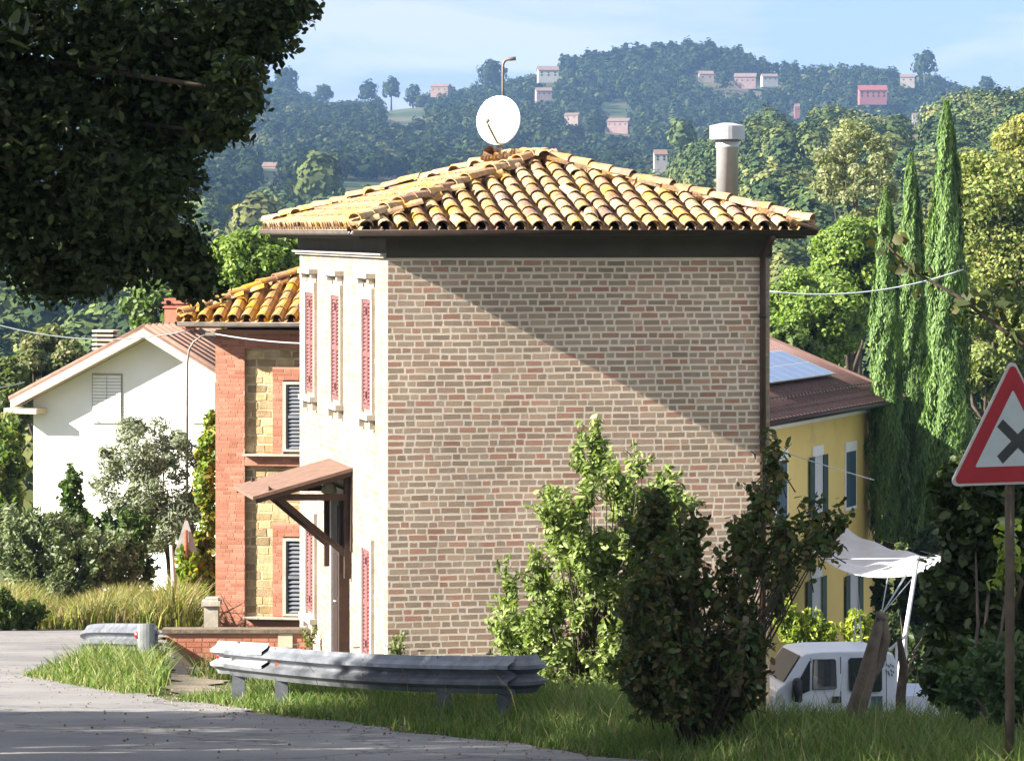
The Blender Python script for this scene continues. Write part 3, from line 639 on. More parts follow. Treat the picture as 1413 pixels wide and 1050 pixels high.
# solar array on the front slope
def rhit(px, py, off):
    d = V((px-CX)/F, 1, -(py-HY)/F); O = A_+nf*off; t_ = np.dot(O, nf)/np.dot(d, nf); return d*t_
pa = rhit(1040,531,.14); pb = rhit(1152,517,.14); eU = nrm(yu); L_ = np.dot(pb-pa, eU); pa = pb-eU*6.8
hS = 1.62
mb = MB(); mb.box(pa, eU*6.8, up_*hS, nf*.04); mb.build('solar_panel', M['alu'], yh)
sol = MB()
for i in range(7):
    for j in range(2): sol.box(pa+eU*(.03+i*.966)+up_*(.03+j*.79)+nf*.03, eU*.905, up_*.74, nf*.013)
sol.build('solar_cells', M['panel'], yh)
for i in range(5):
    mb = MB(); mb.tube([pa+eU*(.3+i)+up_*.2-nf*.14, pa+eU*(.3+i)+up_*.2], .02, 6); mb.build('panel_rail', M['alu'], yh)
def ywin(px0, px1, py0, py1, sh, opened=False, white=True, lintel=True):
    a0, z1 = yhit(px0, py0); a1, z0 = yhit(px1, py1)
    mb = MB(); t = .08
    if lintel: mb.box(YH(a0-t,-.05,z1), yu*(a1-a0+2*t), yw*.047, Z*.26)
    mb.box(YH(a0-t,-.052,z0-.08), yu*(a1-a0+2*t), yw*.05, Z*.08)
    mb.box(YH(a0-t,-.04,z0), yu*t, yw*.038, Z*(z1-z0)); mb.box(YH(a1,-.04,z0), yu*t, yw*.038, Z*(z1-z0))
    f = mb.build('window', M['white'], yh)
    if opened:
        mb = MB(); mb.box(YH(a0,-.012,z0), yu*(a1-a0), yw*.01, Z*(z1-z0)); mb.build('curtain', M['sail'], f)
        spans = ((a0-.42, a0-.01), (a1+.01, a1+.43))
    else: m_ = (a0+a1)/2; spans = ((a0, m_-.005), (m_+.005, a1))
    for s0, s1 in spans:
        mb = MB(); o = .075 if opened else .045
        mb.box(YH(s0,-o,z0), yu*.05, yw*.03, Z*(z1-z0)); mb.box(YH(s1-.05,-o,z0), yu*.05, yw*.03, Z*(z1-z0)); mb.box(YH(s0+.05,-o+.006,z0), yu*(s1-s0-.1), yw*.01, Z*(z1-z0))
        k = int((z1-z0)/.07)
        for i in range(k): mb.box(YH(s0+.05,-o,z0+.01+i*.07), yu*(s1-s0-.1), yw*.02+Z*.03, Z*.015)
        mb.build('shutter', M[sh], f)
ywin(1166, 1179, 624, 697, 'blueshut'); ywin(1121, 1133, 630, 710, 'greenshut', True); ywin(1070, 1084, 637, 716, 'blueshut')
ywin(1117, 1131, 800, 880, 'greenshut', True, lintel=True); ywin(1170, 1182, 793, 875, 'greenshut', True)
# ------------------------------------------------------------------ shade sail, pole, ropes
cs4 = [at(1118,760,89), at(1146,716,93.4), at(1309,771,86), at(1264,792,80)]
n_ = 24; vs = []
for j in range(n_+1):
    for i in range(n_+1):
        a, b = i/n_, j/n_            # a from house to pole, b front to back
        p = cs4[0]*(1-a)*(1-b)+cs4[3]*a*(1-b)+cs4[1]*(1-a)*b+cs4[2]*a*b
        p = p-Z*(.32*math.sin(math.pi*a)*(.7+.3*(1-b))+.10*math.sin(math.pi*b)*math.sin(math.pi*a)) + Z*(.03*math.sin(a*23+b*5)*b+.02*math.sin(b*19-a*7))
        vs.append(p)
sv = np.array(vs); fs = [(j*(n_+1)+i, j*(n_+1)+i+1, (j+1)*(n_+1)+i+1, (j+1)*(n_+1)+i) for j in range(n_) for i in range(n_)]
sail = thing('shade_sail', 'sagging white shade sail stretched from the yellow house wall', 'awning', at(1200,790,80))
mb = MB(); mb.add(vs, fs, (1,1,1), True); so = mb.build('cloth', M['sail'], sail); md = so.modifiers.new('thick', 'SOLIDIFY'); md.thickness = .012
pt = at(1266,770,79.5); pb_ = V(*at(1241,925,77))
mb = MB(); mb.tube([pb_-Z*1.2, pb_, pt], [.05,.05,.045], 10); mb.tube([pt-Z*.03, pt+Z*.05], .07, 10); mb.build('pole', M['sail'], sail)
mb = MB(); tie = at(1216,848,68)
for p in (cs4[3], at(1228,780,77), pt, at(1250,792,76.5)): mb.tube([p, tie], .012, 5)
for p in (sv[12], sv[3], cs4[2]): mb.tube([pt, p], .014, 5)
mb.tube([pt, at(1282,806,76)], .015, 5); mb.tube([cs4[2], at(1207,742,97)], .01, 5); mb.tube([cs4[2], at(1206.5,760,97)], .01, 5)
mb.build('rope', M['cable'], sail)
mb = MB(); p = at(1184,812,72); mb.tube([p-V(.12,0,1.5), p+V(0,0,.0), p+V(.1,0,-1.5)], .025, 6); mb.tube([p-V(.06,.3,.75), p+V(.05,.3,-.75)], .02, 6)
mb.build('frame_stand', M['sail'], None, label='thin white A-shaped stand before the yellow house under the sail', category='stand')

# ------------------------------------------------------------------ VAN
vD = 70.; va = R(9); vu = V(math.cos(va), math.sin(va), 0); vw = V(-math.sin(va), math.cos(va), 0); sc = F/vD
VG = V((1066-CX)/sc, vD, -(1040-HY)/sc)
def VX(px, py, o=0): return VG+vu*((px-1066)/sc)-vw*o+Z*((1040-py)/sc)
van = thing('white_van', 'white crew cab pickup van parked below the verge behind leaning trunk', 'van', VG+vu*1.5+vw*.9)
prof = [(1069,1015),(1067,985),(1070,965),(1073,952),(1084,943),(1096,926),(1109,907),(1116,903),(1140,901),(1200,901),(1226,902),(1239,906),(1243,920),(1243,1016),(1120,1018),(1112,1014),(1108,1000),(1100,990),(1090,987),(1080,991),(1075,1002),(1074,1015)]
mb = MB(); body_in = .0
# body: extruded in three layers for a slight tumblehome
def ring(o, ins): 
    out = []
    for px, py in prof:
        hgt = (1040-py)/sc; tb = max(0, hgt-1.25)*.13
        out.append(VX(px, py, -o)+vw*(tb if o < .9 else -tb))
    return out
layers = [ring(.0, 0), ring(1.85, 0)]
mb.add(layers[0]+layers[1], [tuple(range(len(prof)))]+[tuple(range(len(prof), 2*len(prof)))[::-1]]+[(i, i+len(prof), (i+1)%len(prof)+len(prof), (i+1)%len(prof)) for i in range(len(prof))])
bo = mb.build('body', M['vanpaint'], van)
van_body = bo; bv = bo.modifiers.new('bev', 'BEVEL'); bv.width = .03; bv.segments = 3; bv.limit_method = 'ANGLE'
def vside(pts, o=.006, th=.01):
    r = []
    for px, py in pts:
        hgt = (1040-py)/sc; tb = max(0, hgt-1.25)*.13; r.append(VX(px, py, o)+vw*tb)
    return r
def vpanel(name, pts, m, o=.004, th=.012, parent=van, **k):
    mb = MB(); mb.prism(vside(pts, o), -vw*th); return mb.build(name, m, parent, **k)
for pts in ([(1124,911),(1155,911),(1157,914),(1157,950),(1155,952),(1122,953)], [(1097,951),(1119,914),(1120,914),(1118,953),(1099,960)], [(1176,914),(1179,911),(1217,911),(1221,914),(1220,953),(1217,956),(1179,955),(1176,952)]):
    cx_ = sum(p[0] for p in pts)/len(pts); cy_ = sum(p[1] for p in pts)/len(pts)
    if pts[0] == (1124,911):
        mb = MB(); o_ = vside(pts, .004); i_ = vside([(cx_+(p[0]-cx_)*.93, cy_+(p[1]-cy_)*.95) for p in pts], .004); k_ = len(pts)
        for a_ in range(k_): mb.prism([o_[a_], o_[(a_+1)%k_], i_[(a_+1)%k_], i_[a_]], -vw*.01)
        wnd = mb.build('window', M['black'], van); vpanel('pane', pts, M['clearglass'], .002, .004, wnd); continue
    wnd = vpanel('window', [(cx_+(p[0]-cx_)*1.07, cy_+(p[1]-cy_)*1.05) for p in pts], M['black'], .004, .010)
    vpanel('pane', pts, M['glass'], .014, .004, wnd)
for pts in ([(1121,909),(1122,909),(1122,1006),(1121,1006)], [(1163,908),(1164.2,908),(1164.2,1012),(1163,1012)], [(1228,905),(1229,905),(1229,1012),(1228,1012)], [(1078,996),(1079,995),(1108,965),(1109,966)]):
    vpanel('door_seam', pts, M['black'], .002, .004)
vpanel('door_trim', [(1110,985),(1243,985),(1243,989),(1110,989)], M['plastic'], .004, .02)
vpanel('door_handle', [(1150,962),(1162,962),(1162,971),(1150,971)], M['black'], .004, .03)
vpanel('fuel_flap', [(1206,963),(1222,963),(1222,985),(1206,985)], M['blueshut'], .004, .006)
for i, (x_, y_) in enumerate([(1228,919),(1231,921),(1234,919),(1237,921),(1227,927),(1230,929),(1234,927),(1237,929),(1231,932),(1235,933)]):
    vpanel('lettering', [(x_,y_),(x_+1.3,y_-.6),(x_+2.2,y_+2.8),(x_+.8,y_+3.4)], M['black'], .004, .003)
mb = MB(); cut_ = [(1124,912),(1155,912),(1157,915),(1157,950),(1123,952)]; mb.prism(vside(cut_, .3), vw*2.6); co_ = mb.build('cutter', M['black'], van)
bm_ = van_body.modifiers.new('cut', 'BOOLEAN'); bm_.object = co_; bm_.solver = 'EXACT'; bpy.context.view_layer.update()
me_ = bpy.data.meshes.new_from_object(van_body.evaluated_get(bpy.context.evaluated_depsgraph_get())); van_body.modifiers.clear(); van_body.data = me_; bpy.data.objects.remove(co_)
mb = MB(); mb.cbox(VX(1149,936,-.55), vu, vw, Z, .14, .5, .62); mb.cbox(VX(1149,918,-.55), vu, vw, Z, .12, .26, .2); mb.build('seat', M['black'], van)
mb = MB(); mc = VX(1098, 950, .16); 
mb.tube([mc-Z*.24, mc-Z*.2, mc+Z*.16, mc+Z*.22], [.05,.105,.10,.05], 12); mb.tube([mc, mc+vw*.18], .025, 6); mb.build('wing_mirror', M['black'], van)
mb = MB(); mb.prism([VX(1083.5,941.5,-.12), VX(1108,906.5,-.18), VX(1108,906.5,-1.6), VX(1083.5,941.5,-1.7)], nrm(-vu+Z*.6)*.012); mb.build('windscreen', M['black'], van)
mb = MB(); mb.prism([VX(1071,962,.006), VX(1080,956,.006), VX(1082,967,.006), VX(1073,972,.006)], vw*.3-vu*.02); mb.build('headlight', M['alu'], van)
mb = MB(); mb.box(VX(1063,1012,.01), vu*.14, vw*1.87, Z*.28); mb.build('bumper', M['plastic'], van)
for b_ in (0.02, 1.63):
    for px_ in (1091, 1262):
        mb = MB(); c = VX(px_, 1015, -b_); mb.tube([c, c+vw*.03, c+vw*.19, c+vw*.22], [.30,.345,.345,.30], 24); wl = mb.build('wheel', M['tyre'], van)
        mb = MB(); mb.tube([c-vw*.008, c+vw*.02], [.16,.2], 16); mb.build('rim', M['alu'], wl)
mb = MB(); mb.box(VX(1246,1000,-.05), vu*2.4, vw*1.8, Z*.12); mb.box(VX(1246,991,-.02), vu*2.4, vw*.04, Z*.38); mb.box(VX(1246,991,-1.84), vu*2.4, vw*.04, Z*.38)
mb.build('load_bed', M['vanpaint'], van)
# ladder-like rack with cloth on the bed
mb = MB(); mb.tube([VX(1238,902,-.3), VX(1262,882,-.3)], .03, 6); mb.tube([VX(1246,990,-.3), VX(1248,895,-.3)], .03, 6); mb.tube([VX(1262,882,-.3), VX(1262,990,-.5)], .025, 6); mb.build('rack', M['sail'], van)
# small metal boards frame right of van
# ------------------------------------------------------------------ GUARD RAILS
def wprofile():
    pts = []
    for t, d in ((0,0),(.04,.02),(.075,.075),(.105,.08),(.135,.02),(.155,0),(.175,.02),(.205,.08),(.235,.075),(.27,.02),(.31,0)): pts.append((t, d))
    return pts
def rail(mb, path):
    prof = wprofile(); rows = []
    for i, p in enumerate(path):
        d = nrm(path[min(i+1, len(path)-1)]-path[max(i-1, 0)]); d[2] = 0; d = nrm(d); n = V(d[1], -d[0], 0)
        rows.append([p-Z*t+n*dd for t, dd in prof]+[p-Z*t+n*(dd-.004) for t, dd in prof[::-1]])
    m = len(rows[0]); vs = [q for r in rows for q in r]
    mb.add(vs, [(i*m+k, i*m+(k+1)%m, (i+1)*m+(k+1)%m, (i+1)*m+k) for i in range(len(rows)-1) for k in range(m)]+[tuple(range(m)), tuple((len(rows)-1)*m+k for k in range(m))[::-1]], (1,1,1))
def gz(x, y): return float(ground(np.array([x]), np.array([y]))[0])
A1, A2 = at(318,886,34.3), at(712,905,29.4)
gr1 = thing('guard_rail', 'long galvanised guard rail with a whitish left end in front of the brick house', 'guard rail', V((A1[0]+A2[0])/2, 32, gz(-1.2,32)), 'roadside guard rails')
path = [A1+(A2-A1)*t_-Z*(.04*math.sin(math.pi*t_)) for t_ in np.linspace(0, 1, 14)]
mb = MB(); rail(mb, path); 
mb.build('beam', M['galv'], gr1)
mb = MB(); rail(mb, [A1+V(-.13,.16,.0), A1+V(-.10,.03,.012), A1+V(.03,-.025,.012), A1+(A2-A1)*.155+V(0,-.02,.012)]); mb.build('end_beam', M['galv_lit'], gr1, label='overlapping end section paled as if in sun')
mb = MB(); dd_ = nrm(A2-A1); nn_ = V(-dd_[1], dd_[0], 0); q0 = A2-dd_*.30-nn_*.012; ra = .15; pts = [q0, q0+dd_*.1]
for k in range(1, 11):
    t_ = math.pi*k/10; pts.append(q0+dd_*(.1+ra*math.sin(t_))+nn_*(ra*(1-math.cos(t_))))
rail(mb, pts); mb.build('end_wrap', M['galv'], gr1, label='rounded dark end wrap')
def post(p, gr, hh=.62):
    g = gz(p[0], p[1]); mb = MB(); x = p[0]; mb.box(V(x-.06,p[1]+.02,g-.4), V(.12,0,0), V(0,.008,0), Z*(p[2]-g+.36)); mb.box(V(x-.06,p[1]+.028,g-.4), V(.008,0,0), V(0,.08,0), Z*(p[2]-g+.359)); mb.box(V(x+.052,p[1]+.028,g-.4), V(.008,0,0), V(0,.08,0), Z*(p[2]-g+.359)); mb.build('post', M['galv'], gr)
for t_ in (.03, .20, .775, 1.0): post(A1+(A2-A1)*min(t_, .965)+V(0,.06,0), gr1)
mb = MB(); b0 = A1+V(-.14,.14,-.14); mb.tube([b0+V(.05,-.06,.0), b0+V(.055,-.08,0)], .05, 14); mb.build('reflector', M['red'], gr1)
for t_ in (.19, .96):
    mb = MB(); p = A1+(A2-A1)*t_-Z*.2; mb.prism([p+V(-.03,-.012,.05), p+V(.03,-.03,.05), p+V(.03,-.03,-.05), p+V(-.03,-.012,-.05)], V(0,.01,0)); mb.build('reflector', M['rust'], gr1)
for k in range(5):
    p = A1+(A2-A1)*(.04+k*.22); mb = MB(); mb.cbox(p+V(0,.03,.005), V(1,0,0), V(0,1,0), Z, .06, .03, .012); mb.build('bracket', M['gutter_grey'], gr1)
for t_ in (.5, .97, .155):
    for q_ in (.09, .22): mb = MB(); mb.tube([A1+(A2-A1)*t_+V(0,-.09,-q_), A1+(A2-A1)*t_+V(0,-.07,-q_)], .012, 6); mb.build('bolt', M['gutter_grey'], gr1)
B1, B2 = at(120,868,46.5), at(196,860,41.5)
gr2 = thing('guard_rail', 'short curved guard rail end on the grass bank left of the low brick wall', 'guard rail', V(B2[0],43,gz(-4.8,43)), 'roadside guard rails')
path = [B1+(B2-B1)*t_+V(-.25*math.sin(math.pi*t_*.9),0,.03*math.sin(math.pi*t_)) for t_ in np.linspace(0, 1, 9)]+[at(203,860,41.0), at(208,861,41.1), at(211,862,41.4)]
mb = MB(); rail(mb, path); mb.build('beam', M['galv'], gr2)
p = at(196,859,41.0); mb = MB(); vs = []
for k in range(7):
    t_ = -.9+1.9*k/6; vs += [p+V(.05+.12*math.sin(t_), -.05-.06*math.cos(t_), 0), p+V(.05+.12*math.sin(t_), -.05-.06*math.cos(t_), -.34), p+V(.05+.11*math.sin(t_), -.045-.05*math.cos(t_), -.34), p+V(.05+.11*math.sin(t_), -.045-.05*math.cos(t_), 0)]
mb.add(vs, [(4*i+a, 4*i+4+a, 4*i+4+(a+1)%4, 4*i+(a+1)%4) for i in range(6) for a in range(4)]); mb.build('end_wrap', M['galv_lit'], gr2, label='pale rounded end plate')
for q_ in (B1+V(.3,-.5,.0), (B1+B2)/2+V(-.1,.1,0), B2+V(.1,.05,0), at(210,862,41.6)): post(q_, gr2)
mb = MB(); p = at(190,876,40.93); mb.tube([p, p+V(0,-.02,0)], .038, 14); mb.build('reflector', M['red'], gr2)

# ------------------------------------------------------------------ SIGNS
sD = 22.8; sg = R(24)
su = V(math.cos(sg), math.sin(sg), 0); sn = V(math.sin(sg), -math.cos(sg), 0); SC = at(1396, 668, sD)
sign = thing('warning_sign', 'red bordered triangular crossroads warning sign with a black cross on a grey post', 'sign', V(SC[0]+.03, sD+.1, gz(SC[0], sD)))
def tri(h, y0, rad, off, th_):
    s = h*2/math.sqrt(3); pts = []
    cs_ = [(-s/2, 0), (s/2, 0), (0, h)]; cen = (0, h/3)
    for cx_, cy_ in cs_:
        dx, dy = cen[0]-cx_, cen[1]-cy_; L0 = math.hypot(dx, dy); c_ = (cx_+dx/L0*rad*2, cy_+dy/L0*rad*2); a0 = math.atan2(-dy, -dx)
        for k in range(-3, 4): t_ = a0+k*math.pi/3/3; pts.append((c_[0]+rad*math.cos(t_), c_[1]+rad*math.sin(t_)))
    return [SC+su*p[0]+Z*(p[1]+y0)+sn*off for p in pts], sn*th_
def tm(name, h, y0, rad, off, th_, m): P, e = tri(h, y0, rad, off, th_); mb = MB(); mb.prism(P, e); mb.build(name, m, sign)
hh = .80
tm('plate', hh, 0, .035, 0, .012, M['signgrey']); tm('red_border', hh-.045, .015, .028, .0125, .002, M['signred']); tm('white_field', hh*.60, .115, .008, .0148, .0015, M['signwhite'])
mb = MB(); cc_ = SC+Z*.272+su*.035+sn*.0165
for s_ in (1, -1):
    a = nrm(su+Z*s_*.88); b = nrm(su*-s_*.88+Z); mb.box(cc_-a*.175-b*.032+sn*(.0008*s_), a*.35, b*.064, sn*.001)
mb.build('black_cross', M['black'], sign)
mb = MB(); pc = SC+V(.0,.09,0); mb.tube([V(pc[0], pc[1], gz(pc[0], pc[1])-.3), V(pc[0], pc[1], SC[2]+.55)], .03, 12); mb.build('post', M['bark'], sign)
for z_ in (.15, .45): mb = MB(); mb.cbox(SC+Z*z_+V(-.005,.03,0), su, sn, Z, .3, .03, .04); mb.build('clamp', M['signgrey'], sign)
# far sign seen from the back
q = at(257, 765, 66); far = thing('road_sign', 'back of a small grey triangular sign on a rusty post before the olive tree', 'sign', V(q[0], q[1], float(plane(66.))))
mb = MB(); Sx = F/66; tr_ = [q+V(-16/Sx,0,0), q+V(16/Sx,0,0), q+V(15/Sx,0,5/Sx), q+V(2/Sx,0,47/Sx), q+V(-2/Sx,0,47/Sx), q+V(-15.5/Sx,0,5/Sx)]; mb.prism(tr_, V(0,-.012,0)); mb.build('plate', M['signgrey'], far)
mb = MB(); mb.tube([V(q[0], 65.93, float(plane(66.))-.2), q+V(0,-.06,.45)], .035, 8); mb.build('post', M['rust'], far)
mb = MB(); mb.cbox(q+V(0,-.11,-.14), V(1,0,0), V(0,1,0), Z, .09, .09, .28); mb.build('clamp_box', M['rust'], far)
q = at(244, 840, 65); mb = MB(); mb.tube([q-Z*.4, at(240,800,65), at(236,752,65)], [.06,.05,.03], 8)
mb.build('leaning_pole', M['surround'], None, label='pale leaning pole just left of the small rusty sign', category='pole')
# street lamp
lD = 75.5; pts = [V(at(258,600,lD)[0], lD, float(plane(72.))), at(258,600,lD), at(258.5,500,lD), at(261,482,lD), at(267,472,lD), at(278,464,lD), at(288,461,lD)]
lamp = thing('street_lamp', 'thin rusty street lamp with curved arm before the white house', 'street lamp', pts[0])
mb = MB(); mb.tube(pts, [.04,.03,.024,.02,.018,.018,.018], 8); mb.build('pole', M['gutter_grey'], lamp); mb = MB(); mb.cbox(at(291,461,lD), V(1,0,0), V(0,1,0), Z, .22, .14, .06); mb.build('lamp_head', M['plastic'], lamp)
# cables
def cable(a, b, sag, label, r=.013):
    mb = MB(); a, b = np.array(a), np.array(b); mb.tube([a+(b-a)*t_-Z*sag*4*t_*(1-t_) for t_ in np.linspace(0, 1, 16)], r, 5)
    mb.build('cable', M['cable'], None, label=label, category='cable', group='overhead cables')
cable(at(-60,430,74), at(262,456,74), .35, 'long sagging cable in front of the white house gable')
cable(at(-60,534,92), at(34,527,96), .1, 'short upper cable meeting the white house corner')
cable(at(-60,604,92), at(33,617,96), .1, 'short lower cable meeting the white house wall')
cable(at(298,461,63.2), at(420,474,61.9), .03, 'thin cable along the front of the stone house')
mb = None
cable(at(1062,402,95), at(1330,372,95), .3, 'pale cable running from the brick house towards the cypresses', .02)
cable(at(1062,617,80), at(1206,662,85), .02, 'thin cable crossing the yellow wall', .012)
# wooden stakes
def stake(pts, rs, label, cat='trunk', name='wooden_stake', m='wood_old'):
    mb = MB(); mb.tube(pts, rs, 9); o = mb.build(name, M[m], None, label=label, category=cat); return o
stake([at(868,1010,31.4), at(874,950,31.4), at(880,905,31.4), at(886,868,31.4)], [.07,.065,.06,.05], 'grey weathered stake standing between the pale and dark bushes', 'stake')
stake([at(1015,960,25.6), at(1022,900,25.6), at(1030,850,25.6)], [.035,.03,.025], 'thin dark stake inside the dark bush', 'stake')
ft = thing('forked_trunk', 'leaning forked bare trunk standing in front of the white van', 'tree trunk', V(*at(1172,1020,27)))
mb = MB(); mb.tube([at(1168,1040,27), at(1180,985,27), at(1195,935,27), at(1204,895,27), at(1216,848,27)], [.085,.075,.07,.05,.035], 10)
mb.tube([at(1197,940,27), at(1211,915,27.05), at(1221,880,27.05), at(1217,850,27)], [.05,.052,.045,.04], 9); mb.tube([at(1209,851,27), at(1221,851,27)], [.045,.04], 9)
mb.build('trunk', M['wood_old'], ft)
stake([at(1244,1040,28), at(1243,960,28), at(1247,920,28.1), at(1241,880,28)], [.05,.04,.035,.02], 'thin dark sapling stem at the rear of the van cab', 'sapling', 'sapling_stem', 'bark')

# ------------------------------------------------------------------ GRASS
def scatter(n, y0, y1, f0, f1):
    y = rg.uniform(y0, y1, n); a = rg.uniform(0, 1, n); x = f0(y)+(f1(y)-f0(y))*a; return np.column_stack([x, y])
XY = scatter(60000, 22.5, 38, lambda y: edge_x(y)+.02, lambda y: np.minimum(edge_x(y)+3.2+0*y, 8)); 
d_ = np.sin(XY[:,0]*2.3+XY[:,1]*1.7)+np.sin(XY[:,0]*5.1-XY[:,1]*3.1)
gap = (XY[:,1] > 35.3) & (XY[:,1] < 40.5); XY = XY[~gap & (d_+rg.uniform(0,1.6,len(XY)) > -1.)]; ed = XY[:,0]-edge_x(XY[:,1])
hgt = .10+.22*sm(ed/1.3)
blades('verge_grass', XY, ground(XY[:,0], XY[:,1]), hgt, .010, [(.10,.17,.035), (.07,.13,.028), (.14,.19,.05), (.18,.18,.075)], None, .4, kind='stuff', label='green grass on the roadside verge', category='grass')
XY = scatter(420, 24, 35, lambda y: edge_x(y)+.3, lambda y: edge_x(y)+2.8)
blades('seed_stalks', XY, ground(XY[:,0], XY[:,1]), .52, .006, [(.25,.22,.10), (.16,.19,.07)], None, .3, kind='stuff', label='thin dry seed stalks standing in the verge grass', category='grass')
XY = scatter(9000, 36.3, 46, lambda y: edge_x(y)-.25, lambda y: edge_x(y)+1.25)
XY = XY[XY[:,0]/XY[:,1]*F+CX < 216+8*rg.normal(size=len(XY))]
blades('bank_grass', XY, ground(XY[:,0], XY[:,1]), .10+.26*sm((XY[:,0]-edge_x(XY[:,1])+.25)/.7), .016, [(.10,.17,.035), (.14,.19,.045), (.19,.19,.08)], None, .4, kind='stuff', label='tufted grass under the short guard rail', category='grass')
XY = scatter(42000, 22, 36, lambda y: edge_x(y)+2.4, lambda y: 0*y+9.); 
blades('shaded_grass', XY, ground(XY[:,0], XY[:,1]), np.interp(XY[:,1], [22,25,27,29,36], [.26,.17,.11,.07,.05]), .014, [(.055,.10,.024), (.04,.078,.018), (.08,.115,.032), (.10,.10,.04)], None, .45, kind='stuff', label='long shaded grass below the warning sign', category='grass')  # darker greens than the verge, shade put into the palette
XY = scatter(26000, 62.2, 69, lambda y: 0*y-11., lambda y: 0*y-5.35)
hw = .30+.42*np.abs(np.sin(XY[:,0]*1.9)*np.cos(XY[:,0]*.7+1))+.1*(XY[:,1]-62)/5
blades('tall_weeds', XY, ground(XY[:,0], XY[:,1]), hw, .022, [(.22,.23,.06), (.17,.19,.045), (.27,.23,.10), (.11,.15,.035), (.24,.17,.10)], None, .35, kind='stuff', label='dry yellow weeds along the far side of the road', category='weeds')
XY = scatter(14000, 40, 49.8, lambda y: edge_x(y)+1.6, lambda y: 0*y+4.5)
blades('yard_grass', XY, ground(XY[:,0], XY[:,1]), .25, .016, [(.07,.11,.025), (.13,.13,.05)], None, .4, kind='stuff', label='grass at the foot of the brick house', category='grass')

def bits(name, n, XY_, size, pal, m, lab, cat):
    X_, Y_ = XY_[:,0], XY_[:,1]; P_ = np.column_stack([X_, Y_, ground(X_, Y_)+.028]); o = np.array([[1,0,-.3],[-.5,.87,-.3],[-.5,-.87,-.3],[0,0,.7]])
    a_ = rg.uniform(0, 6.28, n); s_ = (size*rg.uniform(.4, 1.8, n))[:,None,None]; c_, d_ = np.cos(a_), np.sin(a_)
    q = np.stack([o[None,:,0]*c_[:,None]-o[None,:,1]*d_[:,None], o[None,:,0]*d_[:,None]+o[None,:,1]*c_[:,None], np.repeat(o[None,:,2], n, 0)], 2)
    v = (P_[:,None,:]+q*s_).reshape(-1, 3); b_ = np.arange(n)[:,None]*4; f = np.concatenate([b_+np.array(t) for t in ([0,1,3],[1,2,3],[2,0,3])], 0)
    nmesh(name, v, f, m, None, colors(n, pal, .3, 4), kind='stuff', label=lab, category=cat)
XY = scatter(1500, 23, 46, lambda y: edge_x(y)-.6*np.abs(rg.normal(size=len(y)))*.6, lambda y: edge_x(y)+.12)
bits('road_edge_stones', 1500, XY, .008, [(.3,.27,.23), (.2,.17,.14), (.14,.11,.08)], M['stone'], 'loose stones and dirt along the road edge', 'gravel')
XY = scatter(350, 23, 46, lambda y: edge_x(y)-3., lambda y: edge_x(y)+.2)
bits('fallen_leaves', 350, XY, .010, [(.16,.09,.04), (.10,.07,.03), (.2,.15,.05)], M['stone'], 'small dry leaves scattered over the asphalt', 'leaves')
# ------------------------------------------------------------------ BUSHES
def bush(name, label, base, cols_, n, size, pal, mat, group=None, stem=.02, cat='bush', aspect=.5, spread=.75, r_=None, upn=.35):
    """cols_: list of (centre, radii) lobes; twigs carry leaf pairs"""
    t = thing(name, label, cat, base, group); base = np.asarray(base, float); mb = MB(); P = []; Nn = []
    vol = [math.pow(r[0]*r[1]*r[2], .6) for _, r in cols_]; tot = sum(vol)
    for (C, r), vv in zip(cols_, vol):
        C = np.asarray(C, float); k = max(10, int(n*vv/tot)); tw = max(6, k//28)
        d = unit(tw); e = C+d*np.asarray(r)*(rg.uniform(.25, 1.0, tw)**.55)[:,None]
        dirs = nrm(C-base)*.5+V(0,0,.55)
        for q in range(tw):
            dd = d[q]*spread+dirs+rg.normal(size=3)*.25; dd /= np.linalg.norm(dd); L = rg.uniform(.18, .42)*(r_ or 1)
            s0 = e[q]-dd*L*.6; m_ = max(6, k//tw); tt = np.linspace(0, 1, m_)
            pts = s0+dd*L*tt[:,None]; side = unit(m_); side -= dd*(side@dd)[:,None]; side /= np.linalg.norm(side, axis=1)[:,None]
            P.append(pts+side*size*.45); Nn.append(side*.3+unit(m_)*.5+V(0,0,upn))
            if q % 3 == 0: mb.tube([s0-dd*.1, s0+dd*L], [.005, .002], 4)
        mb.tube([base+rg.normal(size=3)*V(.08,.08,0)-Z*.1, (base+C)/2+rg.normal(size=3)*.05, C], [stem, stem*.7, stem*.25], 6)
    mb.build('branches', M['bark'], t)
    leaves('foliage', np.concatenate(P), np.concatenate(Nn), size, pal, mat, t, aspect); return t
def L3(px, py, D, rx, ry, rd=None): s = D/F; return (at(px, py, D), (rx*s, (rd or rx)*s, ry*s))
bd = 32.5
def inpoly(x, y, P):
    c = False; j = len(P)-1
    for i in range(len(P)):
        if (P[i][1] > y) != (P[j][1] > y) and x < (P[j][0]-P[i][0])*(y-P[i][1])/(P[j][1]-P[i][1])+P[i][0]: c = not c
        j = i
    return c
def fill(poly, D, dep, n, r0, r1):
    out = []; xs_ = [p[0] for p in poly]; ys_ = [p[1] for p in poly]
    while len(out) < n:
        x, y = rnd.uniform(min(xs_), max(xs_)), rnd.uniform(min(ys_), max(ys_))
        if inpoly(x, y, poly): r = rnd.uniform(r0, r1); out.append(L3(x, y, D+rnd.uniform(-dep, dep), r, r*rnd.uniform(.8, 1.5)))
    return out
PA = [(818,600),(828,640),(868,640),(878,600),(886,640),(872,690),(905,700),(930,650),(940,700),(915,760),(930,860),(920,980),(740,985),(705,940),(695,880),(690,830),(700,800),(715,785),(750,790),(765,740),(745,700),(760,690),(790,720),(795,660),(812,640)]
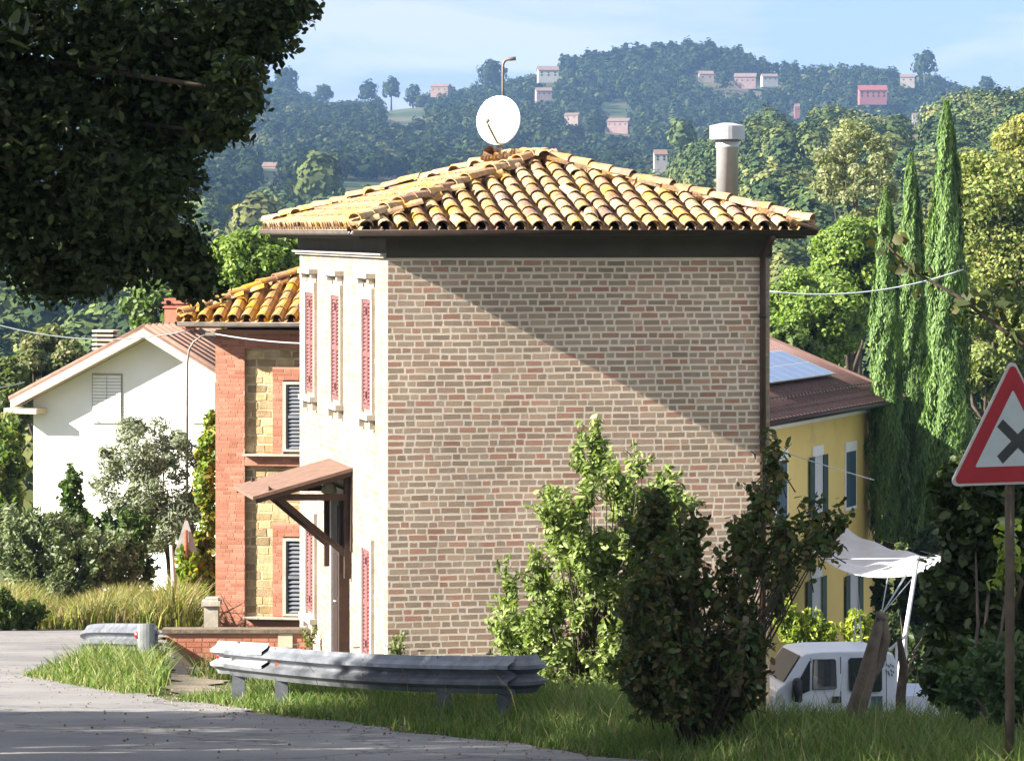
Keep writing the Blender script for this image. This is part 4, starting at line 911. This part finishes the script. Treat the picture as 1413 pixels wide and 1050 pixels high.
bush('leafy_bush', 'tall sunlit light green bush against the brick wall', V(*at(820,995,bd)), fill(PA, bd, .5, 135, 8, 23),
     32000, .072, [(.21,.27,.08), (.17,.23,.06), (.26,.31,.12), (.12,.17,.045)], 'leaf_bush', aspect=.40, stem=.012)
bush('young_shoot', 'thin pale shoots left of the sunlit bush', V(*at(705,950,33.5)), [L3(700,800,33.5,10,30), L3(705,850,33.5,16,45), L3(712,900,33.5,26,45), L3(735,930,33.5,22,30)], 1800, .06, [(.16,.21,.06), (.12,.17,.04)], 'leaf_bright', aspect=.4)
dk = 26.2
PB = [(885,700),(905,690),(925,720),(945,735),(955,700),(975,690),(985,740),(1010,765),(1025,720),(1045,690),(1050,640),(1068,610),(1078,650),(1085,690),(1110,700),(1140,715),(1150,745),(1125,780),(1108,805),(1075,845),(1058,880),(1048,930),(1035,970),(1000,980),(890,980),(880,930),(865,880),(860,800),(870,740)]
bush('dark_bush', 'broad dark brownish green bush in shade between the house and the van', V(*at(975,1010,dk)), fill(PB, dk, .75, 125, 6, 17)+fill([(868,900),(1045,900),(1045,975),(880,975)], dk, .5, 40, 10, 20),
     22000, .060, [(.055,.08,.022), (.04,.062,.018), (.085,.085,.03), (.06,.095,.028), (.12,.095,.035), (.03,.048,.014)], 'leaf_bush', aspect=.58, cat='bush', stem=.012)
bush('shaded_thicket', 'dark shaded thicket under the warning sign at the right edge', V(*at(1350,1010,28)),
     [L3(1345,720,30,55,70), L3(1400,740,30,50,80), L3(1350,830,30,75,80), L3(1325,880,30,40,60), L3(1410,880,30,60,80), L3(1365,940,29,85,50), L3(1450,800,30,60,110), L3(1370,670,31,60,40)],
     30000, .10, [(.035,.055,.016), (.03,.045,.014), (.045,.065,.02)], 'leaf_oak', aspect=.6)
bush('low_plants', 'low leafy plants in the grass right of the van', V(*at(1390,1010,25)), [L3(1390,920,25,45,35), L3(1330,950,25.5,35,25), L3(1413,970,25,50,30)], 3500, .07, [(.05,.09,.03), (.06,.11,.04)], 'leaf_bush', aspect=.4)
bush('sunlit_sprig', 'small bright yellow green sprig beside the sign post', V(*at(1392,830,24.5)), [L3(1388,772,24.5,12,22), L3(1395,750,24.5,8,8)], 150, .07, [(.22,.28,.05), (.16,.22,.04)], 'leaf_bright', aspect=.5)
yb = 79
bush('yellow_green_shrub', 'bright yellow green shrub between the yellow house and the van', V(*at(1110,930,yb)), [L3(1100,870,yb,22,35), L3(1125,870,yb,20,28), L3(1085,850,yb,20,30), L3(1140,880,yb,16,20)], 3500, .12, [(.30,.34,.05), (.22,.28,.04), (.14,.2,.03)], 'leaf_bright', aspect=.4)
bush('yellow_green_shrub', 'small bright yellow green shrub directly behind the van roof', V(*at(1185,930,yb)), [L3(1182,866,yb,20,24), L3(1190,885,yb,22,18)], 2200, .12, [(.32,.36,.05), (.22,.28,.04)], 'leaf_bright', aspect=.4)
bush('dark_hedge', 'dark hedge behind the sail pole', V(*at(1250,920,78)), [L3(1240,830,88,40,60), L3(1290,850,88,60,90), L3(1225,870,80,20,25), L3(1330,760,90,70,90), L3(1270,900,84,60,40)], 14000, .16, [(.03,.05,.015), (.04,.06,.02)], 'leaf_oak', aspect=.5)
bush('meadow_shrub', 'pale green shrubs on the bank right of the yellow house', V(*at(1230,790,112)), [L3(1225,730,112,20,22), L3(1265,735,112,30,22), L3(1300,740,112,25,20), L3(1245,760,112,40,20)], 7000, .16, [(.14,.18,.06), (.10,.14,.045)], 'leaf_bright', aspect=.4)
# left side planting
bush('grey_shrub', 'grey green shrub at the left edge beyond the weeds', V(*at(60,830,69)), [L3(60,750,69,60,45), L3(20,745,69,40,45), L3(110,770,69,60,40), L3(150,770,70,45,45), L3(80,800,69,70,35)], 15000, .13, [(.16,.20,.105), (.13,.165,.085), (.20,.235,.14), (.09,.13,.055)], 'leaf_olive', aspect=.3)
bush('dark_bramble', 'dark green bramble between the grey shrub and the olive tree', V(*at(180,830,70.5)), [L3(98,690,71,14,45), L3(170,735,71,40,35), L3(110,730,71,35,25), L3(180,790,71,35,40), L3(60,735,71,20,20)], 7500, .13, [(.07,.12,.03), (.05,.09,.022), (.10,.15,.04)], 'leaf_bush', aspect=.5)
bush('corner_vine', 'yellow green climbing leaves hugging the left edge of the stone house', V(*at(288,850,66.5)), [L3(290,600,66.5,13,35), L3(286,660,66.5,16,45), L3(290,720,66.5,12,40), L3(278,775,66.5,20,45), L3(262,790,66,20,35), L3(288,820,66,16,30)], 6500, .12, [(.17,.24,.04), (.12,.2,.03), (.24,.22,.04)], 'leaf_bright', aspect=.6)
bush('left_thicket', 'green thicket at the far left below the cable', V(*at(0,780,90)), [L3(5,640,90,30,60), L3(-10,700,90,40,50), L3(15,600,92,16,30)], 6000, .17, [(.12,.17,.04), (.16,.17,.04), (.08,.13,.03)], 'leaf_bright', aspect=.5)
bush('edge_scrub', 'dark green scrub at the far left beside the road', V(*at(-10,880,61)), [L3(0,840,61,28,28), L3(40,850,61.5,22,16)], 3500, .1, [(.08,.12,.03), (.06,.09,.02)], 'leaf_bush', aspect=.45)
bush('wall_weed', 'small weed growing at the left foot of the cream wall', V(*at(430,905,56.0)), [L3(428,880,56,10,14)], 160, .06, [(.14,.16,.06)], 'leaf_bush')
bush('wall_weed', 'small weed growing at the corner of the brick house below the red shutter', V(*at(545,930,49.5)), [L3(545,893,49.5,14,14)], 200, .06, [(.12,.15,.05)], 'leaf_bush')

# ------------------------------------------------------------------ TREES
s = 73/F
ot = tree('olive_tree', 'silvery olive tree in front of the white house', 'tree', at(235,850,73), at(208,675,73), (74*s, 70*s, 104*s), 21000, 75, 19*s, .11, [(.17,.195,.12), (.13,.155,.09), (.21,.235,.155)], 'leaf_olive', .07, .25, inner=.15)
def btree(name, label, px, py, D, rx, ry, n, size, pal, mat='leaf_bright', group=None, baseD=None, nc=60, basepy=None, cat='tree', inner=.35, trunk=.2, aspect=.6, crs=.30):
    s = D/F; C = at(px, py, D); gzz = float(far_z(C[0], D)) if D > 110 else gz(C[0], D)
    if basepy is not None: gzz = min(at(px, basepy, D)[2], C[2]-ry*s)
    return tree(name, label, cat, V(C[0], D, gzz), C, (rx*s, rx*s, ry*s), n, nc, max(rx, ry)*crs*s, size, pal, mat, trunk, aspect, group, inner=inner)
YG = [(.17,.25,.05), (.13,.20,.04), (.22,.29,.065), (.09,.15,.03)]
MG = [(.11,.17,.045), (.08,.13,.035), (.15,.20,.055)]
btree('broadleaf_tree', 'bright green tree right behind the stone house roof', 350, 390, 82, 62, 75, 30000, .12, YG, nc=70)
btree('broadleaf_tree', 'green tree behind the red chimney of the white house', 215, 430, 118, 42, 42, 9000, .2, MG, nc=50)
btree('broadleaf_tree', 'green tree between the stone house and the tall brick house', 400, 370, 86, 38, 50, 9000, .15, YG, nc=40)
btree('scrub_tree', 'pale brownish green tree behind the slatted chimney', 70, 505, 125, 48, 45, 9000, .2, [(.13,.15,.06), (.17,.16,.08), (.10,.13,.04)], nc=45, inner=.5)
btree('scrub_tree', 'olive green tree at the far left behind the white house', 5, 545, 122, 48, 55, 8000, .2, [(.12,.15,.05), (.09,.12,.035)], nc=45)
btree('broadleaf_tree', 'dense green tree just right of the brick house top above the yellow roof', 1120, 440, 125, 72, 62, 34000, .15, YG, nc=80)
btree('broadleaf_tree', 'rounded green tree left of the shortest cypress', 1178, 375, 135, 48, 75, 28000, .16, YG, nc=70)
btree('broadleaf_tree', 'yellowish broad tree behind the cypresses at the right edge', 1375, 330, 150, 70, 130, 48000, .17, [(.21,.25,.07), (.26,.26,.08), (.15,.20,.055)], nc=110)
btree('broadleaf_tree', 'pale green tree low at the right edge above the sign', 1370, 490, 118, 52, 60, 22000, .16, [(.25,.29,.10), (.19,.23,.075)], nc=60)
btree('broadleaf_tree', 'tall yellow green tree cut by the right edge of the photo', 1412, 230, 170, 40, 75, 18000, .19, [(.24,.26,.08), (.28,.27,.09)], nc=45)
btree('sparse_tree', 'pale sparse tree with open crown left of the middle cypress', 1180, 245, 210, 58, 78, 9000, .2, [(.25,.26,.14), (.20,.22,.11)], nc=70, inner=.55, crs=.17, trunk=.25)
btree('broadleaf_tree', 'green tree filling the gap between the two tallest cypresses', 1275, 400, 140, 50, 90, 24000, .17, [(.19,.24,.07), (.14,.19,.05)], nc=60)
btree('broadleaf_tree', 'dark tree below the cypresses beside the yellow house', 1290, 640, 105, 60, 90, 16000, .18, [(.04,.065,.02), (.055,.08,.025)], 'leaf_oak', nc=60)
btree('broadleaf_tree', 'green tree behind the yellow house ridge', 1085, 480, 112, 45, 30, 6000, .18, MG, nc=35)
def cypress(px, ytop, ybot, D, rw, label, n):
    s = D/F; B = at(px+4, ybot, D); T_ = at(px, ytop, D); h_ = T_[2]-B[2]
    t = thing('cypress_tree', label, 'cypress', B-Z*.5, 'cypresses beside the yellow house')
    mb = MB(); mb.tube([B-Z*.6, B+(T_-B)*.5, T_-Z*.6], [.16,.1,.02], 8); mb.build('trunk', M['bark'], t)
    f = rg.uniform(0, 1, n)**.85; a = rg.uniform(0, 2*math.pi, n)
    prof = np.interp(f, [0,.06,.25,.6,.85,.95,1], [.75,1,1,.78,.48,.26,.05])
    lump = 1+.16*np.sin(a*3+f*17)+.12*np.sin(a*7-f*31)+.10*np.sin(f*55+a*2); r = rw*s*prof*lump*rg.uniform(.72, 1.08, n)
    ax = B[None,:]+(T_-B)[None,:]*f[:,None]
    rad = np.column_stack([np.cos(a), np.sin(a), 0*a]); P = ax+rad*r[:,None]; Nn = rad+unit(n)*.45+V(0,0,.1)
    leaves('crown', P, Nn, .17, [(.095,.17,.042), (.07,.13,.032), (.125,.205,.052)], 'leaf_cypress', t, .2, .3, droop=V(0,0,1.3)+rad*.35)
cypress(1222, 262, 745, 97, 25, 'shortest cypress, leftmost of the row beside the yellow house', 26000)
cypress(1257, 214, 750, 99, 25, 'middle height cypress just right of the shortest one', 26000)
cypress(1306, 142, 750, 96, 31, 'tallest cypress of the row behind the warning sign', 34000)
cypress(1283, 330, 750, 101, 18, 'slim darker cypress squeezed before the tallest one', 14000)

# big foreground oak: crown hanging in from the upper left, trunk outside the frame
oD = 24.
ob = V(-7.2, 23.0, gz(-7.2, 23.))
oak = thing('oak_tree', 'big dark oak crown hanging over the road at the upper left', 'tree', ob)
mb = MB(); fork = ob+V(.6,.1,4.2); mb.tube([ob-Z*.5, ob+Z*1.2, ob+V(.2,0,2.8), fork], [.5,.38,.33,.3], 12)
lobes = []
for px, py, rx, ry in [(60,60,130,120),(200,60,120,90),(320,30,85,60),(395,5,40,35),(100,190,140,110),(230,160,90,70),(290,130,60,45),(60,310,130,85),(190,270,85,60),(170,350,90,50),(250,350,45,45),(270,390,35,25),(90,385,90,30),(-60,200,120,240),(240,240,45,35),(300,180,40,18),(325,120,40,40),(355,50,50,45)]:
    lobes.append((at(px, py, oD+rnd.uniform(-.8,.8)), (rx*oD/F, rx*oD/F*1.0, ry*oD/F)))
Ps = []; Ns = []; 
for C, r in lobes:
    nn = int(3700*(r[0]*r[2])/.25)+1200; tw = max(10, nn//16); d = unit(tw); e = C+d*np.array(r)*(rg.uniform(.15,1,tw)**.5)[:,None]
    for q in range(tw):
        dd = d[q]*V(1,1,.6)+V(.35,0,-.15)+rg.normal(size=3)*.3; dd /= np.linalg.norm(dd); L = rg.uniform(.12,.3); m_ = 15
        tt = np.linspace(0,1,m_); side = unit(m_); Ps.append(e[q]+dd*L*(tt[:,None]-.7)+side*.045); Ns.append(side*.3+unit(m_)*.6+V(0,0,.3))
        if q % 4 == 0: mb.tube([e[q]-dd*L, e[q]+dd*L*.3], [.006,.003], 4)
    a_ = fork+V(rnd.uniform(-.1,.1),0,rnd.uniform(-.2,.5)); mb.tube([a_, a_*.65+C*.35+V(0,1.5,.5), a_*.3+C*.7+V(0,1.3,.25)+V(0,0,rnd.uniform(-.1,.1)), C+V(-.1,.45,0), C+V(r[0]*.5,.1,-.05)], [.09,.05,.028,.014,.005], 7)
P2, N2, _ = crown_pts(V(-6.8, 23.2, 3.4), (4.2,4.6,3.2), 52000, 110, .95, inner=.5)
_px = P2[:,0]/P2[:,1]*F+CX; _py = HY-P2[:,2]/P2[:,1]*F
keep = ~((_px > 300) & (_py > -60)) & ~((_px > -20) & (_py > 395)); P2 = P2[keep]; N2 = N2[keep]
mb.build('trunk', M['bark'], oak)
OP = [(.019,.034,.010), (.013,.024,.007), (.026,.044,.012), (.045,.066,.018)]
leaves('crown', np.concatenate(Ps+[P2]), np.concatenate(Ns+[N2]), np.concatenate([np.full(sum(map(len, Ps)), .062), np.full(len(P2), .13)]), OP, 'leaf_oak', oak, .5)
# roadside trees left of the frame: their shade falls across the road and verge
def shade_tree(x, y, z, r, n, label):
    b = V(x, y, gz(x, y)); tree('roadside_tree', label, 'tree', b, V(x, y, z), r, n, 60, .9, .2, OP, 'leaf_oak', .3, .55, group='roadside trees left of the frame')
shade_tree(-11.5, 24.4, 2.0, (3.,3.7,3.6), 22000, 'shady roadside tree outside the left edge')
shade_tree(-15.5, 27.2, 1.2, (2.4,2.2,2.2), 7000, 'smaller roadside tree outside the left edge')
# branch hanging in at the right
rb = thing('hanging_branch', 'thin dark leafy branch reaching in from the right above the sign', 'branch', at(1430,470,19))
mb = MB(); bp_ = [at(1500,500,19), at(1413,478,19), at(1370,445,19), at(1320,408,19), at(1270,380,19), at(1235,350,19), at(1205,318,19)]
mb.tube(bp_, [.018,.014,.012,.01,.008,.006,.003], 6); mb.build('twig', M['bark'], rb)
P = []; 
for a, b in zip(bp_[:-1], bp_[1:]):
    for k in range(6):
        P.append(a+(b-a)*rnd.random()+V(rnd.uniform(-.05,.05), rnd.uniform(-.06,.06), rnd.uniform(-.09,.06)))
for cx_, cy_, k in ((1225,330,6), (1275,385,6), (1330,430,12), (1385,430,14), (1395,395,12), (1405,460,14), (1350,415,8)):
    for _ in range(k): P.append(at(cx_+rnd.gauss(0,12), cy_+rnd.gauss(0,10), 19))
P = np.array(P); leaves('foliage', P, unit(len(P))+V(0,-.3,.2), .072, [(.045,.06,.02), (.06,.06,.022), (.035,.05,.018)], 'leaf_bush', rb, .62)

# ------------------------------------------------------------------ FAR HILLS: woods, single trees, houses
HOUSES = [(371,231,24,15,1450,(.42,.22,.19),'pink house low on the wooded hillside left of the roof'),
 (757,99,34,17,2380,(.62,.58,.52),'large pale villa on the hilltop right of the dish'),
 (751,127,26,13,2200,(.45,.30,.27),'small pink house below the pale hilltop villa'),
 (606,121,30,12,2380,(.40,.22,.16),'orange roofed house on the ridge above the brick house'),
 (975,104,24,13,2300,(.50,.34,.28),'small pink roofed house left of centre on the right hill'),
 (1028,108,36,15,2300,(.44,.25,.22),'long pink house in the middle of the right hill'),
 (1063,107,26,11,2320,(.55,.53,.50),'low pale building right of the long pink house'),
 (1205,127,46,20,2150,(.42,.06,.07),'long bright red building on the right hillside'),
 (1252,108,24,12,2300,(.50,.42,.36),'pale house under the big round hilltop tree'),
 (1100,149,9,12,2000,(.45,.10,.10),'tiny red house left of the long red building'),
 (852,169,36,13,1900,(.42,.24,.2),'low red roofed farmhouse in the woods right of the dish'),
 (788,160,24,9,1950,(.48,.34,.28),'tiny farmhouse left of the low red roofed one'),
 (912,215,22,18,1050,(.50,.49,.48),'grey walled cottage left of the steel flue'),
 (342,182,30,14,1900,(.52,.44,.36),'tan farmhouse beside the oak leaves at the left'),
 (1262,160,8,8,1800,(.6,.55,.5),'tiny white cottage right of the red building'),
 (1112,383,56,16,330,(.30,.27,.26),'grey roofed shed just above the cable at the right')]
CLEAR = [(558,154,36,9), (1110,320,40,16), (520,248,70,6), (850,142,26,4), (330,292,30,5)]+[(h[0], h[1]+h[3]*.35, h[2]*.62, h[3]*.75) for h in HOUSES]
for (px, py, w_, h_, D, c, lab) in HOUSES:
    w_ *= .82; h_ *= .85; s = D/F; C = at(px, py+h_/2, D); wx, hz = w_*s, h_*s; dep = min(wx, 12)*.8; yv = rnd.uniform(-.3,.3)
    U = V(math.cos(yv), math.sin(yv), 0); W = V(-math.sin(yv), math.cos(yv), 0); O = C-U*wx/2
    t = thing('hill_house', lab, 'house', C-Z*3, 'houses scattered over the far hills')
    wh = hz*.6; mb = MB(); mb.box(O-Z*4, U*wx, W*dep, Z*(wh+4)); mb.prism([O+Z*(wh+.001), O+W*dep+Z*(wh+.001), O+W*dep/2+Z*hz*.98], U*wx)
    c = tuple(q*.38+.06 for q in c); wl = pmat('hill_wall', c, tuple(q*.8 for q in c), .4, .9); mb.build('wall', wl, t)
    rc = (.15,.10,.085) if D > 400 and px != 1205 else ((.17,.05,.045) if px == 1205 else (.16,.14,.14))
    mb = MB(); ov = wx*.03
    for a_, b_ in ((-.04, .5), (1.04, .5)):
        p0 = O-U*ov+W*dep*a_+Z*(wh-.1); p1 = O-U*ov+W*dep*b_+Z*(hz*1.0); mb.box(p0, p1-p0, U*(wx+2*ov), Z*hz*.06)
    mb.build('roof', pmat('hill_roof', rc, tuple(q*.8 for q in rc), .5, .9), t)
    k = max(2, int(w_/7)); mb = MB()
    for i in range(k):
        for zz in ((.15, .55) if h_ > 13 else (.3,)):
            mb.box(O+U*wx*((i+.35)/k)-W*.05+Z*wh*zz, U*wx*.22/k*1.2, W*.049, Z*wh*.25)
    mb.build('window', M['dark'], t)
def crowns(cx, cy, cz, R_, quads, qs, hs, pal, palp):
    """many lumpy crowns as one array: tangent leaf-mass patches on lumpy ellipsoids"""
    n = len(cx); k = n*quads; i = np.repeat(np.arange(n), quads); o = unit(k); o[:,2] = np.where(o[:,2] < -.55, -o[:,2], o[:,2])
    ph = rg.uniform(0, 6.28, (n, 3))[i]
    lump = 1+.20*np.sin(o[:,0]*5+ph[:,0])*np.sin(o[:,1]*5+ph[:,1])+.16*np.sin(o[:,2]*7+ph[:,2]+o[:,0]*4)+.07*rg.normal(size=k)
    sh = np.stack([R_*rg.uniform(.85,1.2,n), R_, R_*hs], 1)[i]
    P = np.stack([cx, cy, cz], 1)[i]+o*sh*lump[:,None]*rg.uniform(.86,1.02,k)[:,None]
    Nn = o+unit(k)*.36; Nn /= np.linalg.norm(Nn, axis=1)[:,None]
    T = unit(k); T -= Nn*(T*Nn).sum(1)[:,None]; T /= np.linalg.norm(T, axis=1)[:,None]; B = np.cross(Nn, T)
    q = (qs[i]*rg.uniform(.6,1.3,k))[:,None]
    v = np.stack([P-T*q-B*q*.7, P+T*q*.8-B*q, P+T*q+B*q*.8, P-T*q*.9+B*q], 1).reshape(-1,3)
    pc = np.array(pal)[rg.choice(len(pal), n, p=palp)]*rg.uniform(.7,1.3,(n,1)); c = pc[i]*rg.uniform(.75,1.25,(k,1))
    return v, np.arange(k*4).reshape(-1,4), np.repeat(c, 4, 0)
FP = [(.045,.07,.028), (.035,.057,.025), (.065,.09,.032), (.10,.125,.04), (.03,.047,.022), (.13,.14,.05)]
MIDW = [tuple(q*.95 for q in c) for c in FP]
SHADEW = [tuple(q*.40 for q in c) for c in FP]  # far greens darkened to stand in for cloud shade
def wood(name, label, n, D0, D1, px0, px1, quads, qs, Rr, pr, keepfn=None, hs=1.0, lift=.75, pal=None):
    D = np.sqrt(rg.uniform(D0**2, D1**2, n)); px = rg.uniform(px0, px1, n); x = (px-CX)/F*D; z = far_ground(px, D)
    py = HY-(z+2)/D*F; ok = np.ones(n, bool)
    for cx_, cy_, rx, ry in CLEAR: ok &= ((px-cx_)/rx)**2+((py-cy_)/ry)**2 > 1
    ok &= ~((np.sin(x/47+1)*np.sin(D/83)+.5*np.sin(x/19+D/37)) > .95)
    pt_ = HY-(z+11)/D*F; wp = 5.5/D*F
    for h in HOUSES: ok &= ~((D < h[4]+15) & (np.abs(px-h[0]) < h[2]*.5+wp*.6) & (pt_ < h[1]+h[3]*.45) & (py > h[1]-2))
    for cx_, cy_, rx, ry in CLEAR[:5]: ok &= ~((np.abs(px-cx_) < rx*.95) & (pt_ < cy_+ry*.4) & (py > cy_-ry) & (D > 450))
    if keepfn is not None: ok &= keepfn(px, D, py)
    D, px, x, z = D[ok], px[ok], x[ok], z[ok]; n = len(D); Rr_ = rg.uniform(Rr[0], Rr[1], n); h_ = hs*rg.uniform(.8, 1.3, n)
    v, f, c = crowns(x, D, z+Rr_*lift*h_, Rr_, quads, np.full(n, qs), h_, pal or FP, pr)
    nmesh(name, v, f, M['leaf_far'], None, c, kind='stuff', label=label, category='woodland')
wood('far_woods', 'blue green woods covering the far hill, darkened as if under cloud', 16000, 1050, 2560, -150, 1600, 75, .80, (2.5, 5.0), [.3,.28,.2,.07,.1,.05], pal=SHADEW)
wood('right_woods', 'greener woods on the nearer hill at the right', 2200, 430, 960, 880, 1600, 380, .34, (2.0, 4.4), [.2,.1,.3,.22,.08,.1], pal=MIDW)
wood('valley_woods', 'pale green trees on the valley floor at the left', 800, 400, 1000, -100, 900, 300, .5, (3., 5.), [.18,.14,.25,.2,.08,.15], pal=MIDW)
wood('near_woods', 'green woods behind the houses', 380, 190, 400, -200, 1650, 800, .26, (2.6, 4.2), [.2,.1,.3,.2,.1,.1], pal=MIDW)
wood('ridge_conifers', 'dark pointed trees along the crown of the far hill', 260, 2380, 2520, 740, 1100, 70, 1.1, (2.2, 3.6), [.3,.3,.1,0.,.3,0.], hs=1.9, pal=SHADEW)
for px, ytop, w_, D, c, lab in [(1276,72,32,2380,0,'big round dark tree standing on the skyline at the right'), (1362,106,20,2400,0,'small round tree on the skyline at the far right'), (540,110,26,2450,0,'round dark tree on the skyline above the left eave'),
     (570,120,22,2450,0,'middle one of three round skyline trees left of the dish'), (508,114,26,2450,4,'dark round tree on the skyline left of the valley gap'), (447,118,22,2450,0,'leftmost round skyline tree'), (678,86,34,2440,0,'dark bushy tree on the skyline right behind the mast'),
     (395,96,30,2430,0,'tall dark clump on the skyline next to the oak leaves'), (437,218,60,900,3,'large pale green tree in the valley left of the roof'), (350,275,60,620,5,'light green tree in the valley just above the stone house'), (940,165,44,1020,2,'round green tree on the nearer hill left of the flue'), (510,262,44,620,3,'pale green tree peeking over the left roof slope')]:
    s = D/F; R_ = w_/2*s; C = at(px, ytop, D); C = C-Z*R_*1.15; g = float(far_z(C[0], D)); t = thing('hill_tree', lab, 'tree', V(C[0], D, min(g, C[2]-R_)), 'single trees on the far hills')
    v, f, cc = crowns(C[:1], np.array([D]), C[2:3], np.array([R_]), 420, np.array([R_*.14]), np.array([1.15]), [SHADEW[c] if c in (0,1,4) else FP[c]], [1.]); nmesh('crown', v, f, M['leaf_far'], t, cc)
    mb = MB(); mb.tube([V(C[0], D, min(g, C[2]-R_)-1), C], [R_*.12, R_*.05], 6); mb.build('trunk', M['bark'], t)
mb = MB(); p = at(503, 150, 2450); mb.tube([p, at(503,126,2450)], [.35,.12], 5); mb.build('radio_mast', M['gutter_grey'], None, label='thin radio mast on the skyline gap at the left', category='mast')

# ------------------------------------------------------------------ haze, light, sky, camera
SUN_EL, HEAD = 27.8, 16.8
mb = MB(); mb.box(V(-2700,-60,-90), V(5400,0,0), V(0,3700,0), V(0,0,270))
hm = bpy.data.materials.new('haze'); hm.use_nodes = True; nt = hm.node_tree; nt.nodes.remove(nt.nodes['Principled BSDF'])
pv = nt.nodes.new('ShaderNodeVolumePrincipled'); pv.inputs['Color'].default_value = (.26,.46,.80,1); pv.inputs['Density'].default_value = 0.95e-4; pv.inputs['Anisotropy'].default_value = 0
nt.links.new(pv.outputs[0], nt.nodes['Material Output'].inputs['Volume'])
mb.build('haze', hm, None, kind='stuff', label='thin blue haze filling the valley', category='haze')

h = R(HEAD); e = R(SUN_EL); dvec = Vector((math.cos(h)*math.cos(e), math.sin(h)*math.cos(e), -math.sin(e)))
sl_ = bpy.data.lights.new('sun', 'SUN'); sl_.energy = 4.8; sl_.angle = R(.53); sl_.color = (1, .93, .82)
so = bpy.data.objects.new('sun', sl_); col.objects.link(so); so.rotation_euler = dvec.to_track_quat('-Z', 'Y').to_euler(); so.location = (-20, 0, 20)
wd = bpy.data.worlds.new('World'); bpy.context.scene.world = wd; wd.use_nodes = True; nt = wd.node_tree; bg = nt.nodes['Background']
sky = nt.nodes.new('ShaderNodeTexSky'); sky.sky_type = 'NISHITA'; sky.sun_disc = False; sky.sun_elevation = e; sky.sun_rotation = math.atan2(-dvec.x, -dvec.y)
sky.altitude = 300; sky.air_density = 1.; sky.dust_density = .6; sky.ozone_density = 3.
tc = nt.nodes.new('ShaderNodeTexCoord'); mp = nt.nodes.new('ShaderNodeMapping'); mp.inputs['Scale'].default_value = (6, 6, 26)
nt.links.new(tc.outputs['Generated'], mp.inputs[0])
sx = nt.nodes.new('ShaderNodeSeparateXYZ'); nt.links.new(tc.outputs['Generated'], sx.inputs[0])
mr = nt.nodes.new('ShaderNodeMapRange'); nt.links.new(sx.outputs[2], mr.inputs[0]); mr.inputs[1].default_value = .05; mr.inputs[2].default_value = .40
cn_ = noise(nt, 1.3, 6, .55, mp.outputs[0], .4); cr = ramp(nt, cn_.outputs[0], [(.42, (0,0,0)), (.56, (.85,.85,.85))])
tint = mixc(nt, mr.outputs[0], (.40,.42,.63), (1.,.94,.87))
skc = mixc(nt, 1., sky.outputs[0], tint, 'MULTIPLY')
clc = mixc(nt, mr.outputs[0], (2.7,2.85,3.1), (5.,4.7,4.3))
cl = mixc(nt, cr.outputs[0], skc, clc); nt.links.new(cl, bg.inputs[0]); bg.inputs[1].default_value = .062
sc_ = bpy.context.scene
cam = bpy.data.cameras.new('camera'); co = bpy.data.objects.new('camera', cam); col.objects.link(co); sc_.camera = co
co.location = (0, 0, 0); co.rotation_euler = (R(90), 0, 0); cam.sensor_width = 36; cam.lens = 36*F/1413; cam.shift_y = -(525-HY)/1413; cam.clip_end = 9000; cam.clip_start = .5
sc_.view_settings.view_transform = 'Standard'; sc_.view_settings.look = 'None'; sc_.view_settings.exposure = 2.3; sc_.view_settings.gamma = 1
sc_.cycles.volume_bounces = 0; sc_.cycles.transparent_max_bounces = 8
